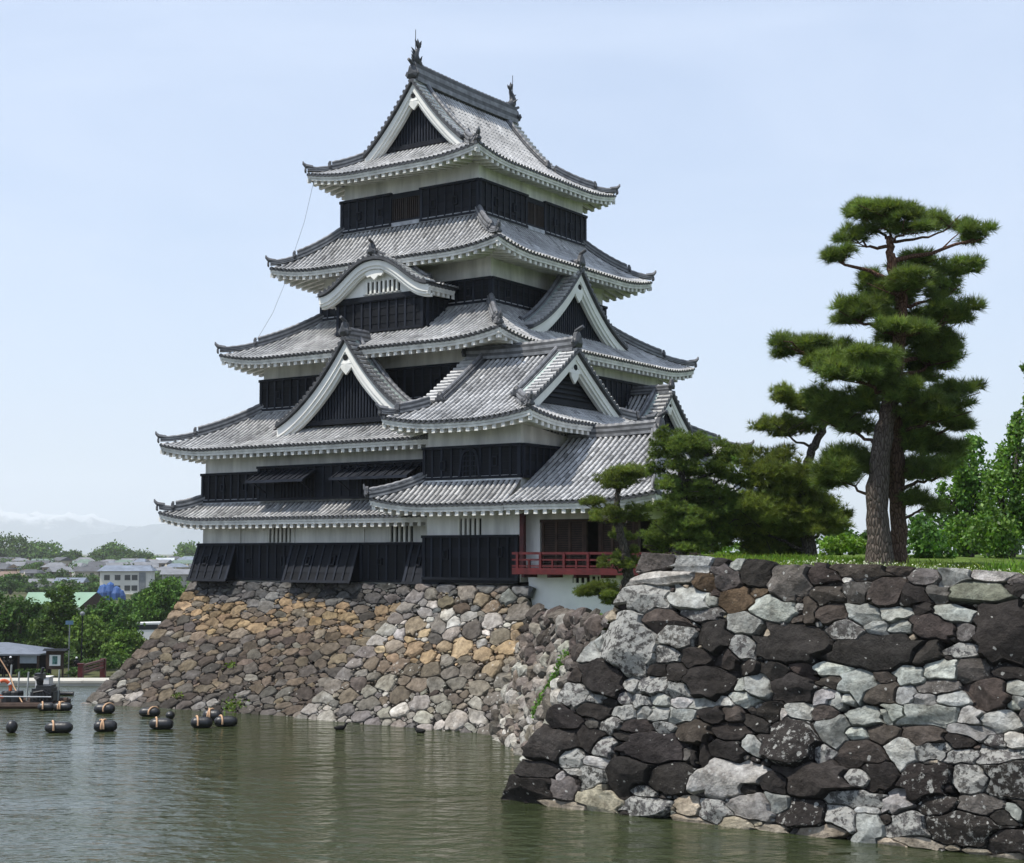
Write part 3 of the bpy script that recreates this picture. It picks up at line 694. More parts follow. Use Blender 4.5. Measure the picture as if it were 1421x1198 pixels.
FLS = MB(); sweep(FLS, mf(np.array([5.85, 10.42]), 10.66, 9.26), [(-.06, -.05), (.12, -.05), (.10, .14), (-.06, .16)], mf.o, (4.0, 4.0, 3.9, 0))
r = S.build('lower_roof', M['trough'], tur); FLS.build('flashing', M['ridge'], r); T.build('cover_tiles', M['tile'], r); H.build('ridge', M['ridge'], r); ON.build('ridge_ornament', M['oni'], r)
eave(r, [(mf, 3.95, 10.42, 11.9, 10.6, z0f), (ml, 8.75, 11.9, -3.95, -5.85, z0l)])
off.done()

# ---------------------------------------------------------------- moon viewing pavilion
pav = empty('castle_pavilion', wor(13.2, -7.3, 4.15), ROTZ, 'low open pavilion with red balcony railing and sweeping tiled roof beside the turret', 'pavilion')
off = Off(pav, np.array([13.2, -7.3, 4.15]))
T, S, H, ON = MB(), MB(), MB(), Pieces()
zA = slope_face(T, S, mf, 11.9, 8.27, 4.6, 2.75, 10.44, 16.9, 0, 2.5 / 4.6, .45, (.82, .18))
zB = slope_face(T, S, mr, 16.9, 8.27, 2.5, 2.75, -11.9, -2.7, 4.6 / 2.5, 4.6 / 2.5, .45, (.82, .18))
zC = slope_face(T, S, mb_, 2.7 - 5.4, 8.27, 4.6, 2.75, -16.9, -10.44, 2.5 / 4.6, 0, .45, (.82, .18))
u = np.linspace(1, 0, 16)
HH = [MB(), MB()]
for sy in (-1, 1): hip(HH[sy > 0], ON, np.stack([14.4 + 2.5 * (1 - u), -7.3 + sy * 4.6 * (1 - u), 8.27 + 2.75 * (.82 * u + .18 * u * u) + .58 * .45 * (1 - u) ** 1.3 + .03], 1), .7)
ridge_run(H, np.array([[10.5, -7.3, 11.0], [12.4, -7.3, 10.96], [14.45, -7.3, 11.03]]), np.array([0, 1., 0]), .42, .42, .13); onigawara(ON, (14.6, -7.3, 11.15), (1, 0, 0), .5)
r = S.build('roof', M['trough'], pav); [h.build('hip_ridge', M['ridge'], r) for h in HH]; T.build('cover_tiles', M['tile'], r); H.build('ridge', M['ridge'], r); ON.build('ridge_ornament', M['oni'], r)
eave(r, [(mf, 10.44, 16.9, 11.9, 10.5, zA), (mr, -11.9, -2.7, 16.9, 15.5, zB)])
w = MB()
box(w, 10.42, 11.05, -10.35, -10.2, 5.86, 8.2); box(w, 11.05, 15.3, -10.35, -10.2, 7.66, 8.2, (.85, .84, .8, 0)); box(w, 15.2, 15.32, -10.2, -4.2, 7.66, 8.2); box(w, 10.42, 15.3, -4.3, -4.2, 5.8, 8.2)
w.build('plaster_wall', M['plaster'], pav)
w = MB()
V = []
for k in range(7):
    t = k / 6; f_ = .5 * (1 - t) ** 2.2
    V += [(10.55 + .42 * (1 - t) ** 2.0 * 0 + .3 * (1 - t) ** 2, -10.4, 4.15 + 1.5 * t), (14.6, -10.4, 4.15 + 1.5 * t), (14.6, -4.2, 4.15 + 1.5 * t), (10.55 + .3 * (1 - t) ** 2, -4.2, 4.15 + 1.5 * t)]
F = [(k * 4 + j, k * 4 + (j + 1) % 4, k * 4 + 4 + (j + 1) % 4, k * 4 + 4 + j) for k in range(6) for j in range(4)]
w.add(V, F, (1.12, 1.13, 1.16, 0)); base_w = w.build('plaster_base', M['cream'], pav)
w = MB(); box(w, 12.55, 13.7, 10.38, 10.41, 5.3, 5.55, (1, 1, 1, 0), mf); vent = w.build('vent', M['dark'], base_w)
w = MB()
for s in np.linspace(12.65, 13.6, 5): box(w, s - .05, s + .05, 10.41, 10.44, 5.3, 5.55, (1, 1, 1, 0), mf)
w.build('vent_bars', M['cream'], vent)
for x0, x1 in ((11.15, 12.95), (13.75, 15.1)):
    w = MB(); box(w, x0, x1, -10.25, -10.2, 5.86, 7.64, (.4, .4, .4, 0))
    for z in np.arange(5.95, 7.6, .085): box(w, x0, x1, -10.28, -10.25, z, z + .045, (1, 1, 1, 0))
    for x in np.linspace(x0, x1, 4): box(w, x - .05, x + .05, -10.31, -10.25, 5.86, 7.64, (1.3, 1.3, 1.3, 0))
    w.build('lattice_panel', M['brownwood'], pav)
w = MB(); box(w, 11.05, 15.3, -10.36, -10.22, 7.56, 7.68); box(w, 12.98, 13.1, -10.33, -10.2, 5.86, 7.6); box(w, 13.62, 13.74, -10.33, -10.2, 5.86, 7.6); box(w, 15.2, 15.34, -10.36, -10.2, 5.86, 8.1); w.build('timber_frame', M['brownwood'], pav)
w = MB(); box(w, 10.5, 15.3, -10.1, -4.3, 5.70, 5.80, (.5, .5, .5, 0)); box(w, 10.5, 15.2, -7.6, -7.5, 5.8, 8.0, (.4, .4, .4, 0)); w.build('floor', M['brownwood'], pav)
w = MB(); box(w, 10.42, 10.60, -10.80, -10.62, 5.84, 8.15); w.build('pillar', M['red'], pav)
w = MB(); box(w, 10.55, 15.95, -11.45, -10.36, 5.72, 5.84); box(w, 15.36, 15.95, -10.36, -4.2, 5.72, 5.84); box(w, 10.55, 15.99, -11.5, -11.44, 5.62, 5.86, (1.1, 1.1, 1.1, 0))
for x in np.arange(10.9, 15.6, 1.15): box(w, x - .06, x + .06, -11.3, -10.3, 5.5, 5.72, (.8, .8, .8, 0))
w.build('balcony_floor', M['red'], pav)
w = MB()
for z, h in ((6.40, .09), (6.16, .06), (5.93, .06)):
    box(w, 10.5, 16.05, -11.43, -11.36, z - h / 2, z + h / 2); box(w, 15.86, 15.93, -11.3, -4.3, z - h / 2, z + h / 2)
for k, x in enumerate(np.linspace(10.75, 15.9, 6)):
    box(w, x - .05, x + .05, -11.46, -11.34, 5.84, 6.44)
for x in np.linspace(11.27, 15.4, 5): box(w, x - .035, x + .035, -11.44, -11.36, 5.84, 6.18)
for y in np.linspace(-10.4, -4.4, 6): box(w, 15.84, 15.95, y - .05, y + .05, 5.84, 6.44)
w.build('balcony_railing', M['red'], pav)
off.done()
# ================================================================ STONE WALLS
def stone_material(name, base=(1, 1, 1), rough=.92, bs=1.0, lich=.9, nscale=5.0):
    m, n, l, b = new_mat(name)
    a = n.new('ShaderNodeAttribute'); a.attribute_name = 'tint'
    g = n.new('ShaderNodeNewGeometry')
    n1 = noise(n, l, nscale, 6, g.outputs['Position'], .65)
    c = mixc(n, l, 1.0, a.outputs['Color'], ramp(n, l, n1, .25, .75, (.36, .34, .33, 1), (1.55, 1.55, 1.55, 1)), 'MULTIPLY')
    n2 = noise(n, l, 1.4, 3, g.outputs['Position'])
    c = mixc(n, l, 1.0, c, ramp(n, l, n2, .3, .7, (.75, .72, .68, 1), (1.2, 1.2, 1.22, 1)), 'MULTIPLY')
    n5 = noise(n, l, 2.6, 7, g.outputs['Position'], .68)      # weather stains on part of the pale stones
    c = mixc(n, l, ramp(n, l, n5, .54, .66, (0, 0, 0, 1), (.62, .62, .62, 1)), c, mixc(n, l, .5, c, (.05, .043, .038, 1)))
    # lichen: crusty patches and round spots, more of it where the tint's alpha is high
    n3 = noise(n, l, 6.5, 9, g.outputs['Position'], .72)
    vo = n.new('ShaderNodeTexVoronoi'); vo.inputs['Scale'].default_value = 7.0; vo.inputs['Randomness'].default_value = 1.0
    dn = n.new('ShaderNodeMix'); dn.data_type = 'VECTOR'; dn.inputs[0].default_value = .10
    nzv = n.new('ShaderNodeTexNoise'); nzv.inputs['Scale'].default_value = 9; nzv.inputs['Detail'].default_value = 6; l.new(g.outputs['Position'], nzv.inputs['Vector'])
    l.new(g.outputs['Position'], dn.inputs[4]); l.new(nzv.outputs['Color'], dn.inputs[5]); l.new(dn.outputs[1], vo.inputs['Vector'])
    def mth(op, x, y=None, clamp=False):
        k = n.new('ShaderNodeMath'); k.operation = op; k.use_clamp = clamp
        for i, q in enumerate((x, y)):
            if q is None: continue
            if hasattr(q, 'links'): l.new(q, k.inputs[i])
            else: k.inputs[i].default_value = q
        return k.outputs[0]
    al = a.outputs['Alpha']
    patch = mth('MULTIPLY', mth('SUBTRACT', n3, mth('SUBTRACT', .765, mth('MULTIPLY', al, .36))), 14.0, True)
    sep = n.new('ShaderNodeSeparateColor'); l.new(vo.outputs['Color'], sep.inputs[0])
    rad = mth('MULTIPLY', mth('SUBTRACT', mth('ADD', sep.outputs[0], mth('MULTIPLY', al, .35)), .78), .9, True)
    spot = mth('MULTIPLY', mth('SUBTRACT', rad, vo.outputs['Distance']), 18.0, True)
    has = mth('GREATER_THAN', al, .04)
    fac = mth('MULTIPLY', mth('MULTIPLY', mth('MAXIMUM', patch, spot), has), .82 * lich)
    c = mixc(n, l, fac, c, (.50, .495, .46, 1))
    l.new(c, b.inputs['Base Color']); b.inputs['Roughness'].default_value = rough; b.inputs['Specular IOR Level'].default_value = .25
    n4 = noise(n, l, 5.5, 12, g.outputs['Position'], .72)
    bump(n, l, b, n4, bs, .17)
    return m
M['rock'] = stone_material('rough_rock')
M['masonry'] = stone_material('masonry_stone', bs=.5, lich=.6)
M['core'] = tinted('wall_core_earth', (.022, .019, .016), .4, 4, .95, .4, 15, .03, .1)

def lay_stones(mb, P, seeds, N=16, rings=5, gap=.03, relief=.32, cap=1.3, ang=(4, 7), jag=.02, sink=.22, edge=5.0, bound=None, facets=5, rough=1.0):
    """seeds: rows (s, t, half_s, half_t, rot, r, g, b, lichen). P(s,t) -> points.
    Every stone has its own polygonal gauge; neighbours are cut where their gauges are equal, so they fit like masonry."""
    S = np.asarray(seeds, float); th = np.arange(N) * 2 * np.pi / N; cs, sn = np.cos(th), np.sin(th)
    K = np.linspace(.16, cap * 1.5, 34); n_ = len(S); NK = 7
    G = np.zeros((n_, NK, 2))
    for i in range(n_):
        k = rng.integers(*ang); ix = np.arange(NK) % k; hk = rng.uniform(.82, 1.15, k)[ix]; ak = ((np.arange(k) + rng.uniform(-.3, .3, k)) * 2 * np.pi / k)[ix] + rng.uniform(0, 6.28)
        G[i] = np.stack([np.cos(ak), np.sin(ak)], 1) / hk[:, None]
    C2, S2 = np.cos(S[:, 4]), np.sin(S[:, 4]); MW = np.maximum(S[:, 2], S[:, 3])
    def gauge(j, px, py):
        dx = px - S[j, 0]; dy = py - S[j, 1]; u = (dx * C2[j] + dy * S2[j]) / S[j, 2]; v = (-dx * S2[j] + dy * C2[j]) / S[j, 3]
        return np.max(u[None] * G[j, :, 0].reshape(-1, *[1] * u.ndim) + v[None] * G[j, :, 1].reshape(-1, *[1] * u.ndim), axis=0)
    rho = [1.0, 1.0] + list(1 - np.linspace(.2, .93, rings - 2) ** 1.6)
    for i, row in enumerate(S):
        s, t, hs, ht, rot = row[:5]
        R_ = (MW[i] + MW) * 1.5
        near = np.where((np.abs(S[:, 0] - s) < R_) & (np.abs(S[:, 1] - t) < R_))[0]
        ex = cs * hs * C2[i] - sn * ht * S2[i]; ey = cs * hs * S2[i] + sn * ht * C2[i]
        px = s + np.outer(K, ex); py = t + np.outer(K, ey)
        gi_ = gauge(i, px, py); dj = np.full(px.shape, cap)
        for j in near:
            if j != i: dj = np.minimum(dj, gauge(j, px, py))
        if bound is not None: dj = np.where(bound(px, py), dj, 0.0)
        df = gi_ - dj; bad = df > 0; f = np.where(bad.any(0), bad.argmax(0), len(K) - 1); f = np.maximum(f, 1)
        ar = np.arange(N); d0, d1 = df[f - 1, ar], df[f, ar]
        w = np.clip(-d0 / np.where(np.abs(d1 - d0) < 1e-6, 1e-6, d1 - d0), 0, 1); r = K[f - 1] + (K[f] - K[f - 1]) * w
        r = .97 * r + .015 * (np.roll(r, 1) + np.roll(r, -1))
        ext = np.hypot(ex, ey); r = np.maximum(r - gap / ext, .12)
        r = r * (1 + rng.normal(0, jag, N))
        h = relief * min(hs, ht) + .03
        npl = facets; pa = rng.uniform(0, 6.28, npl); ps = rng.uniform(.1, 1.0, npl); pc = rng.uniform(.6, 1.0, npl) + .3 * ps
        slope = rng.normal(0, .28, 2); V = []
        fk = rng.normal(0, 1, (6, 2)) * np.array([1.5, 1.5, 3, 3, 5, 5])[:, None]; fp = rng.uniform(0, 6.28, 6); fa_ = np.array([.10, .10, .03, .03, .012, .012]) * rough
        def hz(x, y, ro):
            u, v = x / hs, y / ht
            fac = np.min([pc[k_] - ps[k_] * (u * math.cos(pa[k_]) + v * math.sin(pa[k_])) for k_ in range(npl)], axis=0)
            bev = np.clip((1 - ro) * edge, 0, 9)
            wob = sum(fa_[k_] * np.sin((fk[k_, 0] * u + fk[k_, 1] * v) + fp[k_]) for k_ in range(6))
            return h * np.minimum(bev, np.clip(fac + wob * .8, .08, 2)) + h * (slope[0] * u + slope[1] * v) * (.35 + .65 * np.minimum(bev, 1)) + h * wob * np.minimum(bev, 1)
        for q, ro in enumerate(rho):
            x = ro * r * ex; y = ro * r * ey
            z = np.full(N, -sink) if q == 0 else hz(x, y, ro)
            V.append(np.stack([s + x, t + y, z], 1))
        V.append(np.array([[s, t, float(hz(np.zeros(1), np.zeros(1), 0.0)[0])]]))
        V = np.concatenate(V); A = P(V[:, 0], V[:, 1]); B1 = P(V[:, 0] + .02, V[:, 1]); B2 = P(V[:, 0], V[:, 1] + .02)
        nr = np.cross(B1 - A, B2 - A); nr /= np.linalg.norm(nr, axis=1)[:, None]
        W = A + nr * V[:, 2:3]
        Rn = len(rho); ii, jj = np.meshgrid(np.arange(Rn - 1), np.arange(N), indexing='ij'); ii = ii.ravel(); jj = jj.ravel(); j2 = (jj + 1) % N
        mb.add(W, np.stack([ii * N + jj, ii * N + j2, (ii + 1) * N + j2, (ii + 1) * N + jj], 1), row[5:9])
        mb.f.append(np.stack([(Rn - 1) * N + np.arange(N), (Rn - 1) * N + (np.arange(N) + 1) % N, np.full(N, Rn * N)], 1) + mb.n - len(W)); mb.m += [0] * N

SIZES = (2.3, 1.8, 1.4, 1.1, .85, .62, .44, .3)
def scatter(inside, s0, s1, t0, t1, size, aspect, colour, pre=(), tries=9000, spread=.5, dens=.82, rot=.25):
    """fill a patch with stones of varied size, biggest first. size(s,t) mean half width"""
    L = [list(p) for p in pre]
    A = np.array([[p[0], p[1], p[2], p[3]] for p in L]) if L else np.zeros((0, 4))
    buf = np.zeros((len(A) + tries, 4)); buf[:len(A)] = A; k = len(A)
    for f in SIZES:
        for _ in range(tries // len(SIZES)):
            s = rng.uniform(s0, s1); t = rng.uniform(t0, t1)
            if not inside(s, t): continue
            hs = size(s, t) * f * rng.uniform(.85, 1.15); ht = hs * aspect * rng.uniform(.75, 1.25)
            if k:
                B = buf[:k]; d = np.hypot((B[:, 0] - s) / (B[:, 2] + hs), (B[:, 1] - t) / (B[:, 3] + ht))
                if d.min() < dens: continue
            buf[k] = (s, t, hs, ht); k += 1
            L.append([s, t, hs, ht, rng.normal(0, rot), *colour(s, t)])
    return L
def jit(c, v=.16, lich=0., k=.95):
    g = max(.3, 1 + rng.normal(0, v)); return tuple(max(.004, x * k * g * (1 + rng.normal(0, .018))) for x in c) + (lich,)

# ---- the castle's stone base
base = empty('stone_base', wor(0, -8.9, 0), ROTZ, 'sloping stone base of fitted grey, tan and brown boulders carrying the keep', 'stone base')
off = Off(base, np.array([0, -8.9, 0.]))
TT = 8.2
def yfoot(x): return -15.55 + 1.5 * np.clip((x + 9.5) / 11.0, 0, 1) ** .8
def Pk(x, t):
    q = t / TT; f = np.clip(1 - q, -.2, 1.2); g = np.sign(f) * np.abs(f) ** 1.3
    return np.stack([x, -8.85 + (yfoot(x) + 8.85) * g, -.35 + 5.5 * q], -1)
def keep_col(s, t):
    q = t / TT + rng.normal(0, .035) + .06 * math.sin(s * .9)
    if q > .84: c = random.choice([(.13, .128, .125), (.10, .10, .10), (.16, .155, .145)])
    elif q > .62: c = random.choice([(.31, .225, .13), (.27, .20, .125), (.21, .165, .115), (.14, .125, .105), (.33, .24, .145), (.16, .135, .105)])
    elif q > .16: c = random.choice([(.10, .082, .066), (.125, .10, .078), (.16, .128, .095), (.11, .10, .09), (.185, .15, .105), (.20, .185, .16), (.085, .07, .06)])
    else: c = random.choice([(.10, .09, .08), (.16, .145, .125), (.25, .24, .22), (.085, .075, .065)])
    return jit(c, .24, rng.uniform(0, .35) if rng.random() < .3 else 0, .72)
pre = []
for t in np.arange(.3, 8.0, .62):
    pre.append([-9.0 + rng.normal(0, .08), t, rng.uniform(.38, .6), .31, 0, *keep_col(-9, t)])
mbS = MB()
sd = scatter(lambda s, t: s > -9.2 and s < 2.6 + 3.6 * (t / TT) and t < TT - .12, -9.3, 6.2, .02, TT, lambda s, t: .178 + .02 * math.sin(s), .66, keep_col, pre, 30000, rot=.35, dens=.86)
lay_stones(mbS, Pk, sd, 18, 6, .010, .24, sink=.2, edge=7, facets=4, cap=1.25, bound=lambda x, t: (t < TT - .02) & (x > -9.35))
# turret base
def yft(t):
    q = t / 6.6; f = np.clip(1 - q, -.2, 1.2); return -10.62 - 3.55 * np.sign(f) * np.abs(f) ** 1.2
def Pt(x, t): return np.stack([np.asarray(x, float), yft(np.asarray(t, float)), -.3 + 5.5 * np.asarray(t, float) / 6.6], -1)
def tur_col(s, t):
    q = t / 6.6 + rng.normal(0, .05)
    if q > .80: c = random.choice([(.15, .148, .14), (.22, .18, .13), (.12, .12, .12), (.18, .165, .14)])
    elif q > .64: c = random.choice([(.40, .385, .35), (.20, .185, .16), (.48, .465, .43), (.16, .15, .14)])
    elif q > .48: c = random.choice([(.36, .265, .16), (.31, .235, .15), (.22, .19, .15), (.42, .33, .22)])
    elif q > .22: c = random.choice([(.15, .125, .095), (.19, .175, .15), (.26, .245, .205), (.12, .10, .082), (.22, .195, .155)])
    else: c = random.choice([(.30, .285, .255), (.36, .345, .31), (.14, .13, .125), (.21, .195, .17)])
    return jit(c, .2, rng.uniform(.1, .6) if rng.random() < .4 else 0, .85)
pre = []
for t in np.arange(.25, 6.5, .52):
    xl = 1.9 + 3.6 * (t / 6.6); pre.append([xl + .25, t, rng.uniform(.35, .6), .27, .1, *jit(random.choice([(.30, .29, .265), (.20, .19, .175), (.25, .235, .21), (.16, .145, .13)]), .15, .3)])
sd = scatter(lambda s, t: s > 2.0 + 3.6 * (t / 6.6) and s < 11.4 - .9 * (t / 6.6), 1.9, 11.5, .02, 6.55, lambda s, t: .2, .74, tur_col, pre, 20000, rot=.3, dens=.86)
lay_stones(mbS, Pt, sd, 18, 6, .010, .20, sink=.2, edge=7, facets=4, cap=1.25, bound=lambda x, t: (t < 6.58) & (x > 1.75 + 3.6 * (t / 6.6)))
# flank of the turret base that closes the step
def Pl(s, t):
    q = np.asarray(t, float) / 6.6; return np.stack([5.5 - 3.6 * (1 - q) ** 1.1 + 0 * s, -8.9 - np.asarray(s, float) * 1.0, -.3 + 5.5 * q], -1)
mbS.build('boulders', M['masonry'], base)
cr_ = MB()
x = np.linspace(-9.2, 6.0, 24); tq = np.linspace(0, TT, 12)
gi = lambda u, v: Pk(u, v) + np.array([0, .14, -.05])
grid(cr_, gi, x, tq)
grid(cr_, lambda u, v: Pk(np.full_like(u, -9.2), v) * (1 - u[:, None]) + u[:, None] * np.stack([np.full_like(u, -12.8) + 3.6 * v / TT, np.full_like(u, 9), -.35 + 5.5 * v / TT], -1), np.linspace(0, 1, 4), tq)
x = np.linspace(0, 1, 12); tq = np.linspace(0, 6.6, 12)
grid(cr_, lambda u, v: Pt(2.1 + 3.6 * v / 6.6 + u * (9.2 - 4.5 * v / 6.6), v) + np.array([0, .14, -.05]), x, tq)
grid(cr_, lambda u, v: np.stack([2.1 + 3.6 * v / 6.6, yft(v) + .14 + u * 5, -.35 + 5.5 * v / 6.6], -1), np.linspace(0, 1, 3), tq)
grid(cr_, lambda u, v: np.stack([11.3 - .9 * v / 6.6, yft(v) + .14 + u * 12, -.35 + 5.5 * v / 6.6], -1), np.linspace(0, 1, 3), tq)
box(cr_, -9.1, 9.2, -8.8, 9.2, 5.0, 5.10); box(cr_, 5.5, 10.4, -10.55, -4, 5.02, 5.12)
cr_.build('earth_core', M['core'], base)
off.done()

# ---- the near moat wall
YF, YT, ZT = -25.3, -23.6, 6.3; SLn = math.hypot(YT - YF, ZT)
wall = empty('moat_wall', wor(26, -25.3, 0), ROTZ, 'rough dark boulder wall spotted with white lichen, under the tall pine', 'stone wall')
off = Off(wall, np.array([26, -25.3, 0.]))
def Pn(x, t):
    q = np.asarray(t, float) / SLn; return np.stack([np.asarray(x, float), YF + (YT - YF) * q, ZT * q], -1)
NC = {'d': (.037, .0325, .0295), 'b': (.075, .062, .053), 's': (.037, .032, .029), 'm': (.13, .12, .11), 'g': (.40, .415, .39), 'w': (.45, .445, .42), 'y': (.115, .113, .11), 'o': (.14, .10, .062), 'p': (.38, .335, .26), 'k': (.20, .21, .17)}
NL = {'d': .33, 'b': .33, 's': .6, 'm': .45, 'g': .12, 'w': .45, 'y': .85, 'o': .25, 'p': .15, 'k': .35}
TABLE = """23.34,6.39,0.6,0.25,m 24.42,6.35,0.61,0.2,g 25.17,6.38,0.2,0.13,d 23.64,5.96,0.95,0.19,w 24.82,5.9,0.3,0.24,o 25.44,5.97,0.39,0.37,m 25.66,6.29,0.18,0.16,g 26.2,6.08,0.43,0.33,d 27.14,5.88,0.58,0.38,m 23.22,5.47,0.69,0.38,y 24.41,5.43,0.65,0.24,g 25.76,5.4,0.5,0.33,o 26.31,5.62,0.27,0.13,o 26.69,5.21,0.59,0.32,g 25.03,5.42,0.21,0.2,g 25.16,5.56,0.16,0.09,b 23.7,4.87,0.57,0.3,b 24.84,5.03,0.51,0.18,y 26.05,4.81,0.59,0.29,g 26.66,4.59,0.16,0.13,p 24.25,4.45,0.51,0.33,y 25.3,4.52,0.53,0.37,d 26.07,4.27,0.41,0.29,y 27.35,4.37,1.16,0.49,d 22.86,4.21,0.74,0.92,y 24.03,4,0.37,0.22,y 24.76,3.97,0.48,0.23,d 25.66,3.91,0.34,0.23,d 26.26,3.77,0.29,0.23,d 26.93,3.69,0.42,0.23,d 27.6,3.79,0.31,0.15,b 23.72,3.56,0.33,0.18,d 24.35,3.53,0.32,0.27,d 25.29,3.35,0.78,0.42,d 22.33,3.24,0.67,0.5,d 23.05,3.2,0.28,0.22,y 23.74,3.24,0.47,0.24,y 24.42,3.1,0.39,0.21,y 22.92,2.85,0.26,0.17,y 26.09,3.33,0.2,0.17,g 26.55,3.34,0.36,0.28,g 27.34,3.31,0.75,0.33,d 23.94,2.86,0.29,0.2,g 23.37,2.79,0.26,0.16,y 24.5,2.82,0.3,0.16,g 25.07,2.82,0.41,0.13,g 25.71,2.93,0.25,0.13,g 26.19,2.99,0.38,0.17,g 27.96,6.07,0.44,0.22,b 29.02,6.13,0.61,0.2,b 29.83,6.21,0.3,0.16,b 30.4,6.05,0.43,0.2,m 31.17,6.09,0.36,0.21,g 31.88,6.1,0.54,0.14,w 32.54,6.02,0.21,0.1,m 28.12,5.62,0.46,0.24,b 28.56,5.98,0.15,0.09,w 28.79,5.68,0.39,0.31,m 29.57,5.7,0.48,0.35,b 30.23,5.56,0.34,0.27,d 30.76,5.68,0.32,0.21,m 31.71,5.71,0.83,0.25,k 32.5,5.77,0.16,0.14,d 27.71,5.2,0.2,0.32,b 28.2,5.14,0.44,0.22,b 29.02,5.17,0.46,0.24,g 29.79,5.18,0.36,0.18,g 30.41,5.32,0.28,0.18,d 31.21,5.21,0.65,0.19,g 32.31,4.79,0.64,0.74,d 28.65,4.73,0.48,0.26,y 29.4,4.81,0.34,0.15,g 29.96,4.89,0.26,0.14,g 30.69,4.88,0.55,0.34,b 31.47,4.83,0.31,0.21,m 29.5,4.26,1.03,0.42,d 30.62,4.32,0.36,0.25,d 31.49,4.38,0.46,0.17,y 28.26,3.83,0.37,0.15,g 28.32,3.53,0.26,0.13,b 29.03,3.51,0.47,0.29,g 29.65,3.66,0.3,0.16,b 30.2,3.78,0.42,0.28,g 30.97,3.93,0.42,0.21,g 31.7,3.91,0.43,0.26,m 32.45,3.92,0.45,0.21,d 30.89,3.53,0.5,0.18,m 29.55,3.27,0.47,0.25,b 30.18,3.29,0.32,0.2,g 32.05,3.39,0.45,0.38,b 32.61,3.59,0.26,0.19,g 28.22,3.15,0.33,0.18,g 28.73,3.07,0.43,0.18,g 30.6,3.23,0.36,0.17,g 31.25,3.28,0.43,0.21,g 32.68,3.24,0.24,0.14,g 21.43,2.84,0.51,0.3,y 22.06,2.78,0.24,0.14,y 22.54,2.71,0.26,0.11,d 22.08,2.49,0.52,0.18,d 22.93,2.48,0.35,0.16,y 21.21,2.14,0.53,0.36,d 22.06,2.13,0.21,0.11,m 22.62,2.14,0.33,0.2,y 23.41,2.17,0.47,0.18,d 23.56,2.52,0.23,0.16,g 24.03,2.49,0.28,0.19,g 24.58,2.49,0.34,0.19,g 24.2,2.16,0.3,0.17,y 22.05,1.77,0.43,0.3,d 22.57,1.62,0.33,0.24,y 23.06,1.88,0.26,0.14,d 21.03,1.54,0.87,0.45,d 21.58,1.27,0.43,0.28,y 24,1.65,0.92,0.43,d 24.96,1.61,0.27,0.21,m 24.86,2.11,0.5,0.31,b 20.63,0.87,0.58,0.24,d 20.3,0.36,1.01,0.33,d 22.32,1.2,0.47,0.12,w 21.73,0.9,0.28,0.08,w 21.31,0.72,0.14,0.14,w 21.49,0.43,0.38,0.3,m 22.34,0.78,0.38,0.3,y 23.28,0.9,0.65,0.47,d 24.55,0.99,0.68,0.42,d 22.55,0.26,0.63,0.26,p 21.51,0.05,0.81,0.1,p 23.88,0.27,0.73,0.25,y 25.04,0.35,0.36,0.23,p 23.71,0.59,0.46,0.15,y 25.43,2.58,0.34,0.25,d 25.95,2.61,0.29,0.19,b 25.98,2.19,0.6,0.23,d 26.59,2.41,0.42,0.21,d 26.54,1.94,0.29,0.22,g 26.95,2.71,0.35,0.21,d 27.24,2.71,0.13,0.15,w 27.64,2.82,0.37,0.21,g 27.46,2.06,0.83,0.57,s 25.83,1.75,0.45,0.23,d 28.27,2.77,0.37,0.2,b 28.72,3.06,0.45,0.19,g 28.52,2.38,0.47,0.34,g 29.26,2.78,0.49,0.25,g 29.06,2.38,0.38,0.16,g 29.65,2.42,0.34,0.2,b 29.22,1.89,0.64,0.3,b 28.33,1.88,0.26,0.16,y 29.77,2.84,0.17,0.21,g 26.04,1.1,1.02,0.45,w 27.18,1.09,0.35,0.29,d 28.16,1.24,0.88,0.47,d 29.23,1.37,0.47,0.21,y 29.7,1.51,0.42,0.35,d 26.52,0.89,0.26,0.17,d 29.12,0.93,0.89,0.2,y 25.72,0.32,0.42,0.28,y 26.7,0.49,0.66,0.33,w 27.35,0.65,0.33,0.22,g 28.01,0.47,0.6,0.31,s 28.9,0.49,0.4,0.27,y 29.46,0.7,0.29,0.11,g 29.53,0.29,0.38,0.3,g 26.32,0.08,0.48,0.17,p 27.2,0.07,0.33,0.1,p 28.47,0.13,0.68,0.14,p 25.21,0.02,0.49,0.09,p 26.87,0.14,0.17,0.07,p 25.31,1.54,0.18,0.27,d 25.01,1.61,0.2,0.19,d 29.91,2.9,0.35,0.23,g 30.7,2.9,0.76,0.24,g 31.65,2.92,0.32,0.22,g 32.32,2.88,0.5,0.2,g 32.63,3.23,0.22,0.13,g 30.68,2.41,0.51,0.26,b 31.6,2.58,0.56,0.17,g 31.45,2.39,0.36,0.17,d 32.23,2.41,0.26,0.15,y 32.62,2.45,0.24,0.17,w 32.29,2.08,0.55,0.2,y 30.16,2.08,0.43,0.26,g 30.84,2.1,0.41,0.24,y 30.85,1.87,0.18,0.07,p 31.55,2.04,0.52,0.19,y 30.78,1.47,0.73,0.39,s 31.72,1.55,0.56,0.34,y 32.58,1.56,0.59,0.4,s 30.17,0.93,0.45,0.21,g 31.04,0.98,0.54,0.24,s 31.93,1.05,0.51,0.25,m 32.71,0.98,0.27,0.23,g 29.93,0.52,0.18,0.12,d 30.41,0.44,0.61,0.29,y 31.66,0.47,1.03,0.4,s 32.58,0.32,0.58,0.29,s 30.83,0.12,0.48,0.13,p 30,0.04,0.28,0.08,p 31.4,0.08,0.18,0.07,p 31.93,0.06,0.27,0.07,p 32.69,0.06,0.35,0.07,p 31.25,1.32,0.14,0.12,d 32.49,0.8,0.31,0.2,d"""
pre = []
